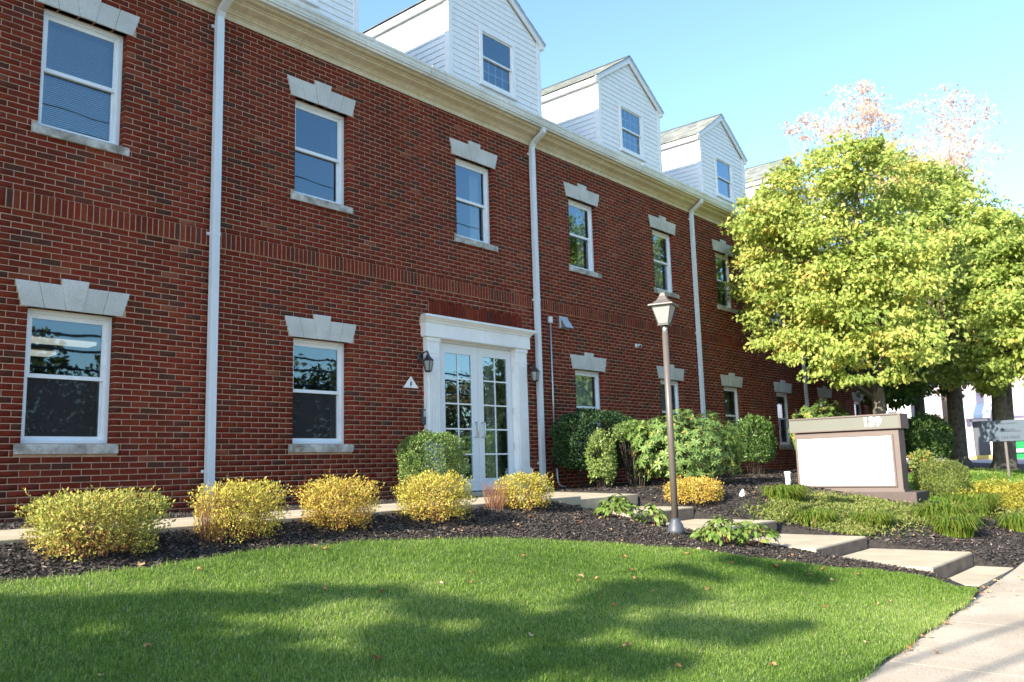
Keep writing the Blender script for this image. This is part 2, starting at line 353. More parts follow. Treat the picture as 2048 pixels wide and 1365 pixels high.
# ragged grass edge along the pavement, and mulch chips
def chips(name, n, xr, yr, test, size=.022):
    x = rng.uniform(*xr, n); y = rng.uniform(*yr, n); k = test(x, y); x = x[k]; y = y[k]; n = len(x)
    z = G(x, y)+rng.uniform(.0, .016, n); P = np.stack([x, y, z], 1)
    A = rng.uniform(0, 2*np.pi, n); d = np.stack([np.cos(A), np.sin(A), rng.normal(0, .35, n)], 1); d = unit(d)
    nn = unit(np.stack([rng.normal(0, .45, n), rng.normal(0, .45, n), np.ones(n)], 1)); s = unit(np.cross(d, nn))
    L = (size*rng.uniform(.35, 1.7, n))[:, None]; Wd = (size*rng.uniform(.12, .34, n))[:, None]
    V = np.stack([P-d*L*.5-s*Wd, P+d*L*.5-s*Wd*.6, P+d*L*.5+s*Wd*.7, P-d*L*.5+s*Wd+nn*.003], 1)
    tone = np.clip(rng.beta(1.6, 2.6, n)+(rng.random(n) < .025)*.5, 0, 1)
    return tag(fast(name, V, [(0, 1, 2, 3)], tone, MT['chip']), kind='stuff')
instep = lambda x, y: (x > 9.62) & (x < 11.38) & (y > -7.42)
onwalk = lambda x, y: (y > -2.88) & (y < -1.46) & (x < 9.4)
chips('mulch_chips', 330000, (-.3, 10), (-7.4, 0), lambda x, y: (y > lawn_up(x)-.02) & ~(onwalk(x, y)) & ~instep(x, y) & ~((x > 9.3) & (y > -2.5)), .025)
chips('distant_mulch_chips', 80000, (10, 22), (-7.4, 0), lambda x, y: ~instep(x, y) & ~((x < 11.4) & (y > -2.45)), .04)

# ------------------------------------------------------------------ paving: pavement slabs, walkway slabs, steps
pavement = thing('pavement', None, None); pavement['kind'] = 'structure'
xb = [9.68+1.55*k for k in range(-9, 11)]
for a, b in zip(xb[:-1], xb[1:]):
    za, zc = float(sw(a)), float(sw(b)); a += .0035; b -= .0035
    pts = []
    for dz in (-.12, 0):
        pts += [(a, -9.45, za+dz), (b, -9.45, zc+dz), (b, -7.44, zc+dz), (a, -7.44, za+dz)]
    MB().poly(pts, [(0, 3, 2, 1), (4, 5, 6, 7), (0, 1, 5, 4), (1, 2, 6, 5), (2, 3, 7, 6), (3, 0, 4, 7)]).build('paving_slab', MT['pave'], pavement, bevel=.003)
ul = MB()
for a, b in zip(xb[:-1], xb[1:]):
    za, zc = float(sw(a))-.009, float(sw(b))-.009; ul.poly([(a, -9.45, za), (b, -9.45, zc), (b, -7.45, zc), (a, -7.45, za)], [(0, 1, 2, 3)])
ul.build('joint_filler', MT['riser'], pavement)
kerb = MB()
for a, b in zip(xb[:-1], xb[1:]):
    za, zc = float(sw(a)), float(sw(b))
    kerb.poly([(a, -9.62, za-.2), (b, -9.62, zc-.2), (b, -9.46, zc-.2), (a, -9.46, za-.2), (a, -9.61, za), (b, -9.61, zc), (b, -9.46, zc), (a, -9.46, za)],
      [(0, 3, 2, 1), (4, 5, 6, 7), (0, 1, 5, 4), (1, 2, 6, 5), (2, 3, 7, 6), (3, 0, 4, 7)])
kerb.build('kerb', MT['pave'], pavement)
walk = thing('walkway', None, None); walk['kind'] = 'structure'
e = -3.0
while e < 8.3:
    f = min(e+1.52, 9.27)
    if 9.27-f < .5: f = 9.27
    MB().box(e+.005, f-.005, -2.86, -1.5, -.52, -.405).build('paving_slab', MT['concrete'], walk, bevel=.008); e = f
MB().poly([(9.28, 0, -.41), (9.28, -2.85, -.45), (9.9, -2.62, -.462), (11.35, -2.42, -.468), (11.38, 0, -.41), (9.28, 0, -.62), (9.28, -2.85, -.66), (9.9, -2.62, -.66), (11.35, -2.42, -.66), (11.38, 0, -.62)],
  [(0, 1, 2, 3, 4), (9, 8, 7, 6, 5), (0, 5, 6, 1), (1, 6, 7, 2), (2, 7, 8, 3), (3, 8, 9, 4), (4, 9, 5, 0)]).build('landing_slab', MT['concrete'], walk, bevel=.01)
steps = thing('garden_steps', 'tan concrete steps running down from the door landing to the pavement', 'steps', (10.5, -4.8, -1.3))
for y0, y1, z, k in ((-3.36, -2.44, -.65, 0), (-4.6, -3.38, -.825, .02), (-5.8, -4.62, -1.0, -.02), (-6.99, -5.82, -1.15, .03), (-7.42, -7.01, -1.305, .0)):
    b = MB(); x0, x1 = 9.66+k, 11.35+k
    b.box(x0-10.5, x1-10.5, y0+4.8, y1+4.8, z+1.3-.17-(.1 if y0 > -7.2 else 0), z+1.3)
    sl_ = b.build('step_slab', MT['concrete'], steps, bevel=.018)
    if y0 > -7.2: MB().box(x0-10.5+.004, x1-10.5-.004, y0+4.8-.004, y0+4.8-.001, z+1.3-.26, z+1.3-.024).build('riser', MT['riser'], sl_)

# ------------------------------------------------------------------ THE BUILDING
bld = thing('office_building', 'long red brick office building with white gabled dormers and double glass entrance', 'building', (0, 0, 0))
c = .0684; P = .20768; GST = .386; GLB = GST+21*c; BB = GST+36*c; BT = BB+.207; UST = BT+11.5*c; ULB = BT+32*c; CZ = 5.962
CX = [3.917-3*P*5, 3.917, 7.240, 10.459, 13.64, 16.793, 19.805, 22.92, 26.035, 29.046]
XL, XR = -3.6, 31.0; OW = .467
gwin = [x for x in CX if abs(x-10.459) > .1]; uwin = CX
opens = [(x-OW, x+OW, GST, GLB) for x in gwin]+[(x-OW, x+OW, UST, ULB) for x in uwin]+[(9.55, 11.36, -.45, 2.06)]
# mortar backing with real openings
def wall_cells(xcuts, zcuts, y, holes):
    b = MB(); xcuts = sorted(set(round(v, 4) for v in xcuts)); zcuts = sorted(set(round(v, 4) for v in zcuts))
    for z0, z1 in zip(zcuts[:-1], zcuts[1:]):
        run = None
        for x0, x1 in zip(xcuts[:-1], xcuts[1:]):
            hole = any(h[0]-1e-3 <= x0 and x1 <= h[1]+1e-3 and h[2]-1e-3 <= z0 and z1 <= h[3]+1e-3 for h in holes)
            if hole:
                if run: b.poly([(run[0], y, z0), (run[1], y, z0), (run[1], y, z1), (run[0], y, z1)], [(0, 1, 2, 3)]); run = None
            else: run = (run[0], x1) if run else (x0, x1)
        if run: b.poly([(run[0], y, z0), (run[1], y, z0), (run[1], y, z1), (run[0], y, z1)], [(0, 1, 2, 3)])
    return b
ops = [(round(h[0]-.004, 4), round(h[1]+.004, 4), h[2], h[3]) for h in opens]
xc = [XL, XR]+[v for h in ops for v in h[:2]]; zc_ = [-.8, 6.4]+[v for h in ops for v in h[2:]]
w = wall_cells(xc, zc_, .0022, ops)
for x0, x1, z0, z1 in ops:
    w.poly([(x0, .0022, z0), (x0, .3, z0), (x0, .3, z1), (x0, .0022, z1)], [(0, 1, 2, 3)])
    w.poly([(x1, .0022, z0), (x1, .0022, z1), (x1, .3, z1), (x1, .3, z0)], [(0, 1, 2, 3)])
    w.poly([(x0, .0022, z1), (x0, .3, z1), (x1, .3, z1), (x1, .0022, z1)], [(0, 1, 2, 3)])
w.poly([(XR, .005, -.8), (XR, 11, -.8), (XR, 11, 6.4), (XR, .005, 6.4)], [(0, 1, 2, 3)])
w.poly([(XL, .005, -.8), (XL, .005, 6.4), (XL, 11, 6.4), (XL, 11, -.8)], [(0, 1, 2, 3)])
w.build('mortar_wall', MT['mortar'], bld)

# bricks: running bond, each piece real; the 300 that show largest become parts
LT = 4*c; KT = 5*c
def lintel_half(dz):       # half width of the splayed lintel at dz above the opening
    if dz < 0 or dz >= KT: return 0
    if dz >= LT-.001: return .148
    return .531+(.608-.531)*(dz/LT)
bricks = []     # x0,x1,z0,z1,deep
def rows(z, zend, n0):
    k = n0
    while z < zend-.02:
        z1 = min(z+c-.0095, zend-.004); zm = (z+z1)/2
        cut = []
        for x0, x1, a, b in opens[:-1]:
            if a-.001 < zm < b: cut.append((x0, x1, 1))
            h = max(lintel_half(z-b), lintel_half(z1-b-.004)) if zm > b else 0
            if h: xm = (x0+x1)/2; cut.append((xm-h-.004, xm+h+.004, 0))
            if a-.116 < zm < a: xm = (x0+x1)/2; cut.append((xm-.534, xm+.534, 0))
        if zm < 2.06: cut.append((9.20, 11.62, 0))
        elif zm < 2.26: cut.append((9.15, 11.66, 0))
        elif zm < 2.39: cut.append((9.10, 11.75, 0))
        if 2.438 < zm < 2.643: cut.append((9.30, 11.58, 0))
        cut.sort(); segs = []; x = XL
        for a, b, d in cut: segs.append((x, a, d)); x = b
        segs.append((x, XR, 0))
        for si, (a, b, d) in enumerate(segs):
            dl = si > 0 and cut[si-1][2]; dr = d
            x = math.floor((a-3.917)/P)*P+3.917+(P/2 if k % 2 else 0)+P/4
            x -= P*1.0
            while x < b:
                p0, p1 = max(x+.0048, a), min(x+P-.0048, b)
                if p0-a < .012: p0 = a
                if b-p1 < .012: p1 = b
                if a > XL and p0-a < .035 and p0 > a: pass
                if p1-p0 > .03: bricks.append((p0, p1, z, z1, (dl and p0-a < .002) or (dr and b-p1 < .002)))
                x += P
        z += c; k += 1
rows(GST-12*c, BB-.002, 0); rows(BT+.004, CZ+.02, 1)
V = np.zeros((len(bricks), 8, 3)); tone = np.zeros(len(bricks))
for i, (x0, x1, z0, z1, deep) in enumerate(bricks):
    y0 = rnd.uniform(-.0022, .0008); y1 = .096 if deep else .02
    j = [rnd.uniform(-.0012, .0012) for _ in range(4)]
    V[i] = [(x0, y0, z0+j[0]), (x1, y0, z0+j[1]), (x1, y1, z0), (x0, y1, z0), (x0, y0, z1+j[2]), (x1, y0, z1+j[3]), (x1, y1, z1), (x0, y1, z1)]
    u = rnd.random()
    tone[i] = rnd.uniform(0.02, .14) if u < .07 else (rnd.uniform(.14, .42) if u < .31 else (rnd.uniform(.35, .92) if u < .987 else 1))
BF = [(0, 3, 2, 1), (4, 5, 6, 7), (0, 1, 5, 4), (1, 2, 6, 5), (3, 0, 4, 7)]
co = np.array([0, -9.59226, 0.]); Rm = np.array(R2); Um = np.array(U2); Fm = np.array(fwd)
def proj(Q):
    d = Q-co; w_ = d@Fm; return 512+853.57*(d@Rm)/w_, 341.25-853.57*(d@Um)/w_, w_
def shown(V):
    """projected front-face area of each brick, zero outside the frame or behind the shrubs"""
    px, py, w_ = proj(V[:, [0, 1, 5, 4]])
    ar = .5*np.abs((px*np.roll(py, -1, 1)-py*np.roll(px, -1, 1)).sum(1))
    ok = (w_.min(1) > 1) & (px.min(1) > 1) & (px.max(1) < 1023) & (py.min(1) > 1) & (py.max(1) < 490)
    dsp = (px.mean(1) > 200) & (px.mean(1) < 224)
    return ar*ok*(~dsp)
def split_bricks(V, tone, name, m):
    ar = shown(V); order = np.argsort(-ar); top = order[:300]; rest = order[300:]
    cache = {}
    for i in top:
        cx = V[i].mean(0); cx[1] = 0; L = V[i] - cx
        key = (tuple(np.round(L.max(0)[[0, 2]], 3)), round(float(V[i][:, 1].max()), 2), int(tone[i]*9))
        if key not in cache:
            b = MB(); b.poly([tuple(q) for q in L], BF, float(tone[i])); cache[key] = b.mesh(name, m)
        o = link(name, cache[key], bld); o.location = cx
    fast(name, V[rest], BF, tone[rest], m, bld)['kind'] = 'stuff'
split_bricks(V, tone, 'brick', MT['brick'])
# soldier courses: the belt between the storeys and the one above the entrance
sb = []
x = XL
while x < XR: sb.append((x, x+.0572, BB+.003, BT-.006)); x += .0692
x = 9.31
while x < 11.56: sb.append((x, x+.0572, 2.442, 2.640)); x += .0692
V = np.zeros((len(sb), 8, 3)); tone = np.zeros(len(sb))
for i, (x0, x1, z0, z1) in enumerate(sb):
    y0 = (-.016 if z0 > 2.7 else -.003)+rnd.uniform(-.002, .0015); y1 = .02
    V[i] = [(x0, y0, z0), (x1, y0, z0), (x1, y1, z0), (x0, y1, z0), (x0, y0, z1), (x1, y0, z1), (x1, y1, z1), (x0, y1, z1)]
    tone[i] = rnd.uniform(0.05, .3) if rnd.random() < .25 else rnd.uniform(.35, .95)
MB().box(9.305, 11.575, -.0008, .001, 2.436, 2.643).box(XL, XR, -.0125, .01, BB, BT-.003).build('belt_mortar', MT['mortar'], bld)
split_bricks(V, tone, 'soldier_brick', MT['brick'])

# lintels with keystones and sills
def lintel_proto(parent):
    l = MB().prism_y([(-.52, .004), (.52, .004), (.595, LT-.006), (.14, LT-.006), (.14, KT-.006), (-.14, KT-.006), (-.14, LT-.006), (-.595, LT-.006)], -.004, .03).build('lintel', MT['mortar'], parent)
    def half(z): return .531+(.608-.531)*z/LT
    def stone(xb0, xb1, xt0, xt1, z1, nm, y):
        MB().prism_y([(xb0, 0), (xb1, 0), (xt1, z1), (xt0, z1)], y, .09).build(nm, MT['stone'], l, bevel=.004)
    for s in (-1, 1):
        for (b0, b1, t0, t1) in ((.087, .305, .128, .370), (.309, .531, .374, .608)):
            q = (b0, b1, t0, t1) if s > 0 else (-b1, -b0, -t1, -t0)
            stone(q[0], q[1], q[2], q[3], LT, 'voussoir', -.014)
    stone(-.084, .084, -.148, .148, KT, 'keystone', -.026)
    return l
def sill_mesh():
    b = MB(); b.prism_x([(-.035, -.113), (.095, -.113), (.095, 0), (-.022, -.012), (-.035, -.03)], -.53, .53); return b.mesh('sill', MT['sill'])
SM = sill_mesh()
# double-hung window, origin at the middle of the sill top, y = wall face
def window_proto(h, parent, style=0):
    fr = MB(); a = OW-.002; t = .05; y0, y1 = .098, .19
    fr.box(-a, -a+t, y0, y1, 0, h); fr.box(a-t, a, y0, y1, 0, h); fr.box(-a+t, a-t, y0, y1, h-t, h); fr.box(-a+t, a-t, y0, y1, 0, t*.8)
    # stepped inner stop
    s = .016; b = a-t
    fr.box(-b, -b+s, y0+.02, y1, t*.8, h-t); fr.box(b-s, b, y0+.02, y1, t*.8, h-t); fr.box(-b+s, b-s, y0+.02, y1, h-t-s, h-t)
    w = fr.build('window', MT['white'], parent, bevel=.003)
    b -= s; mid = h*.5; r = .034
    def sash(z0, z1, y, rb, rt, rw, mt):
        q = MB(); q.box(-b, -b+rw, y, y+.03, z0, z1); q.box(b-rw, b, y, y+.03, z0, z1)
        q.box(-b+rw, b-rw, y, y+.03, z0, z0+rb); q.box(-b+rw, b-rw, y, y+.03, z1-rt, z1)
        q.build('sash', mt, w, bevel=.002)
        g = MB(); g.poly([(-b+rw, y+.015, z0+rb), (b-rw, y+.015, z0+rb), (b-rw, y+.015, z1-rt), (-b+rw, y+.015, z1-rt)], [(0, 1, 2, 3)])
        g.build('pane', MT['glass'], w)
    sash(mid-.02, h-t-s, .122, .045, r, r*.8, MT['white'])
    sash(t*.8, mid+.02, .155, .04, r, .022, MT['white'])
    if h > 1.42: MB().poly([(-b+.022, .150, t*.8+.04), (b-.022, .150, t*.8+.04), (b-.022, .150, mid-.015), (-b+.022, .150, mid-.015)], [(0, 1, 2, 3)]).build('insect_screen', MT['screen'], w)
    # plaster reveal inside
    q = MB(); q.box(-a-.02, -a, .2, .42, -.02, h); q.box(a, a+.02, .2, .42, -.02, h); q.box(-a, a, .2, .42, h, h+.02); q.box(-a-.02, a+.02, .2, .46, -.03, -.005)
    q.build('inner_reveal', MT['inner'], w)
    return w
def blind(w, h, top, bottom, slats=True):
    q = MB(); z = top
    while z > bottom:
        q.poly([(-.40, .215, z-.017), (.40, .215, z-.017), (.40, .232, z), (-.40, .232, z)], [(0, 1, 2, 3)]); z -= .0225
    q.box(-.41, .41, .205, .24, top, top+.035)
    q.build('blind', MT['blind'], w)
def drape(w, x0, x1, z0, z1, y=.3):
    q = MB(); n = 24; pts = []
    for i in range(n+1):
        u = x0+(x1-x0)*i/n; yy = y+.018*math.sin(i*1.9); pts += [(u, yy, z0), (u, yy, z1)]
    q.poly(pts, [(2*i, 2*i+2, 2*i+3, 2*i+1) for i in range(n)]).build('curtain', MT['curtain'], w)
first = {}
lint0 = None
for fl, xs, st, lb in (('G', gwin, GST, GLB), ('U', uwin, UST, ULB)):
    h = lb-st
    for x in xs:
        if fl not in first: w = window_proto(h, bld); first[fl] = w; base = list(w.children)
        else:
            w = first[fl].copy(); COL.objects.link(w)
            for ch in base:
                k = ch.copy(); COL.objects.link(k); k.parent = w
        w.location = (x, 0, st)
        if lint0 is None: lint0 = lintel_proto(bld); L = lint0
        else: L = copy_tree(lint0)
        L.location = (x, 0, lb)
        o = link('sill', SM, bld); o.location = (x, 0, st)
        i = min(range(len(CX)), key=lambda j: abs(CX[j]-x))
        if fl == 'U' and i in (0, 1): blind(w, h, h-.07, .03)
        if fl == 'U' and i in (3, 4): drape(w, .18, .42, .03, h-.05)
        if fl == 'U' and i in (5,): drape(w, -.1, .42, .03, h-.05); 
        if fl == 'G' and i in (4, 5): blind(w, h, h-.07, .3)
        if fl == 'G' and i in (6, 7, 8): drape(w, .1, .42, .03, h-.05)
# interior shell: floors, ceilings, back wall
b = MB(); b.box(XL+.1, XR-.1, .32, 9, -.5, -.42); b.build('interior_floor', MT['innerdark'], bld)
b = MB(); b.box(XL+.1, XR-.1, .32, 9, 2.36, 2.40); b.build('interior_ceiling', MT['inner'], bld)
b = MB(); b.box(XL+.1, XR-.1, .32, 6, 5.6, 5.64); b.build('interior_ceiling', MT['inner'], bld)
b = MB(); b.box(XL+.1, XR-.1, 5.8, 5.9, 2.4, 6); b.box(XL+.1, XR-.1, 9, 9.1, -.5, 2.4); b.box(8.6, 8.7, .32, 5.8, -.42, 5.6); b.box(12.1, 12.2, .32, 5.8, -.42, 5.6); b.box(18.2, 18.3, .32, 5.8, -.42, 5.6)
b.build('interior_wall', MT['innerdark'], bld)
ih = wall_cells([XL+.1, XR-.1]+[v for h in ops for v in (h[0]-.02, h[1]+.02)], [-.5, 6]+[v for h in ops for v in (h[2]-.03, h[3]+.02)], .42,
   [(round(h[0]-.02, 4), round(h[1]+.02, 4), round(h[2]-.03, 4), round(h[3]+.02, 4)) for h in ops]); ih.build('interior_wall', MT['inner'], bld)
for x0, x1, y0, y1 in ((5.2, 6.55, 5.45, 5.8), (5.2, 6.5, 7.0, 7.4)):
    MB().box(x0, x1, y0, y1, 2.30, 2.355).build('ceiling_light', MT['tube'], bld)

# entrance: surround, pilasters, doors
en = link('entrance_surround', None, bld)
q = MB(); q.box(9.13, 11.68, -.125, .03, 2.05, 2.27); q.build('frieze_board', MT['trim'], en, bevel=.004)
q = MB(); prof = [(.0, 2.272), (-.135, 2.272), (-.145, 2.30), (-.165, 2.31), (-.20, 2.345), (-.215, 2.35), (-.215, 2.385), (.0, 2.405)]
n = len(prof); pts = []
for y, z in prof: e = -y-.125 if y < -.01 else .0; pts.append((9.13-max(e, 0), y, z))
for y, z in prof: e = -y-.125 if y < -.01 else .0; pts.append((11.68+max(e, 0), y, z))
q.poly(pts, [tuple(range(n-1, -1, -1)), tuple(range(n, 2*n))]+[(i, (i+1) % n, (i+1) % n+n, i+n) for i in range(n)])
q.build('door_cornice', MT['trim'], en)
for x0, x1 in ((9.18, 9.455), (11.335, 11.62)):
    q = MB(); q.box(x0, x1, -.085, .1, -.40, 2.048)
    q.box(x0-.012, x1+.012, -.10, -.02, 1.985, 2.047); q.box(x0-.006, x1+.006, -.092, -.02, 1.79, 1.81)
    nf = 7; wd = (x1-x0-.05)/nf
    for i in range(nf): q.box(x0+.025+i*wd+.006, x0+.025+(i+1)*wd-.006, -.095, -.08, .0, 1.74)
    p = q.build('pilaster', MT['trim'], en)
    MB().box(x0-.03, x1+.035, -.118, -.01, -.40, -.05).build('plinth', MT['trim'], p, bevel=.006)
    MB().box(x0-.018, x1+.02, -.108, -.01, -.048, -.02).build('plinth_cap', MT['trim'], p)
q = MB(); q.box(9.455, 9.60, .02, .14, -.40, 2.048); q.box(11.32, 11.345, .02, .14, -.40, 2.048); q.box(9.60, 11.32, .02, .14, 2.01, 2.048)
q.build('door_frame', MT['doorw'], en); MB().box(9.6, 11.32, -.02, .14, -.415, -.385).build('threshold', MT['alum'], en)
def leaf(x0, x1, gx0, gx1, hx):
    z0, z1, g0, g1 = -.37, 2.005, -.175, 1.85; y0, y1 = .03, .075
    q = MB(); q.box(x0, gx0, y0, y1, z0, z1); q.box(gx1, x1, y0, y1, z0, z1); q.box(gx0, gx1, y0, y1, z0, g0); q.box(gx0, gx1, y0, y1, g1, z1)
    d = q.build('door', MT['doorw'], bld, bevel=.003)
    xm = (gx0+gx1)/2; zs = [g0, .22, .63, 1.035, 1.445, g1]
    MB().box(xm-.011, xm+.011, .04, .058, g0, g1).build('muntin', MT['white'], d)
    for z in zs[1:-1]:
        MB().box(gx0, xm-.012, .04, .058, z-.011, z+.011).build('muntin', MT['white'], d)
        MB().box(xm+.012, gx1, .04, .058, z-.011, z+.011).build('muntin', MT['white'], d)
    for a, b_ in ((gx0, xm-.011), (xm+.011, gx1)):
        for u, v in zip(zs[:-1], zs[1:]):
            dy = rnd.uniform(-.0022, .0022); dz = rnd.uniform(-.0015, .0015)
            MB().poly([(a, .05, u), (b_, .05+dy, u), (b_, .05+dy+dz, v), (a, .05+dz, v)], [(0, 1, 2, 3)]).build('pane', MT['glassd'], d)
    hq = MB(); hq.tube([(hx, .03, .74), (hx, -.03, .74), (hx, -.045, .72), (hx, -.045, .52), (hx, -.03, .50), (hx, .03, .50)], .011, 8)
    hq.build('door_handle', MT['alum'], d, smooth=True)
    return d
d1 = leaf(9.605, 10.452, 9.68, 10.30, 10.365); d2 = leaf(10.458, 11.315, 10.59, 11.20, 10.53)
MB().box(10.395, 10.45, .018, .032, .53, .72).build('lock_plate', MT['alum'], d1)
for z in (1.7, .95, .35, -.25): MB().tube([(11.325, .01, z-.06), (11.325, .01, z+.06)], .012, 8).build('hinge', MT['alum'], d2)
drape(d2, 10.98, 11.3, -.3, 1.95, .35)

# cornice in lengths with dark joints, gutter
prof = [(.01, CZ-.004), (-.014, CZ-.004), (-.016, 6.015), (-.030, 6.022), (-.032, 6.035), (-.055, 6.04), (-.058, 6.052), (-.10, 6.085), (-.185, 6.118), (-.20, 6.128), (-.202, 6.142),
        (-.225, 6.148), (-.227, 6.160), (-.29, 6.175), (-.30, 6.19), (-.30, 6.24), (.01, 6.24)]
jts = [XL]+[-.55, 1.95+.0, 4.45, 6.83, 9.48, 12.2, 14.98, 17.7, 20.4, 23.1, 25.8, 28.5]+[XR+.2]
for a, b_ in zip(jts[:-1], jts[1:]):
    MB().prism_x(prof[::-1], a+.003, b_-.003).build('cornice_board', MT['cornice'], bld)
MB().box(XL, XR+.1, -.01, .02, 5.975, 6.2).build('cornice_core', MT['dark'], bld)
gp = [(-.29, 6.205), (-.36, 6.205), (-.372, 6.24), (-.40, 6.275), (-.405, 6.315), (-.42, 6.34), (-.42, 6.375), (-.412, 6.38), (-.40, 6.375), (-.39, 6.24), (-.32, 6.22), (-.30, 6.375), (-.29, 6.38)]
for a, b_ in zip([XL, 2.8, 9.1, 15.4, 21.7, 27.9], [2.8, 9.1, 15.4, 21.7, 27.9, XR+.25]):
    MB().prism_x(gp[::-1], a, b_-.001).build('gutter', MT['gutter'], bld)
    if b_ < XR:
        MB().prism_x([(-.36, 6.20), (-.376, 6.24), (-.404, 6.275), (-.409, 6.315), (-.424, 6.34), (-.424, 6.384), (-.40, 6.384), (-.40, 6.25)][::-1], b_-.035, b_+.03).build('gutter_seam', MT['gutter'], bld)
# downspouts
for x in (-.65, 5.55, 12.0, 18.1, 24.42):
    q = MB(); y0, y1 = -.095, -.022
    q.box(x-.052, x+.052, y0, y1, -.30, 5.86)
    for s in (-.026, 0, .026): q.box(x+s-.004, x+s+.004, y0-.003, y0, -.28, 5.84)
    q.box(x-.056, x+.056, y0-.004, y1, 2.98, 3.02)
    d = q.build('downspout', MT['spout'], bld, bevel=.004)
    def elbow(path, hw=.05, hd=.036):
        b = MB(); k = 0; pts = []
        for (yy, zz, ny, nz) in path:
            pts += [(x-hw, yy-ny*hd, zz-nz*hd), (x+hw, yy-ny*hd, zz-nz*hd), (x+hw, yy+ny*hd, zz+nz*hd), (x-hw, yy+ny*hd, zz+nz*hd)]
        m = len(path); F = [(0, 3, 2, 1), (4*m-4, 4*m-3, 4*m-2, 4*m-1)]
        for i in range(m-1):
            for j in range(4): j2 = (j+1) % 4; F.append((4*i+j, 4*i+j2, 4*i+4+j2, 4*i+4+j))
        b.poly(pts, F); return b
    elbow([(-.058, 5.85, 1, 0), (-.062, 5.92, .95, .3), (-.10, 5.99, .8, .6), (-.28, 6.10, .6, .8), (-.335, 6.14, .85, .5), (-.35, 6.215, 1, 0)]).build('elbow', MT['spout'], d, bevel=.006)
    elbow([(-.058, -.29, 1, 0), (-.066, -.34, .9, .4), (-.10, -.375, .6, .8), (-.2, -.40, .4, .9)]).build('elbow', MT['spout'], d, bevel=.006)
    for z in (5.78, 3.0, .05, -.22):
        MB().box(x-.085, x+.062, -.016, -.0065, z-.02, z+.02).box(x-.088, x-.060, -.03, -.016, z-.015, z+.015).build('bracket', MT['spout'], d)

# main roof (hidden from below by the gutter) and chimney-less ridge
TR = math.tan(math.radians(29)); rz = lambda y: 6.385+(y+.38)*TR
MB().prism_x([(-.38, 6.385), (6, rz(6)), (12.3, 6.385), (12.3, 6.3), (6, rz(6)-.1), (-.30, 6.36)][::-1], XL-.2, XR+.2).build('roof', MT['shingle'], bld)
MB().box(XL, XR, 10.9, 11, -.8, 6.35).build('rear_wall', MT['mortar'], bld)

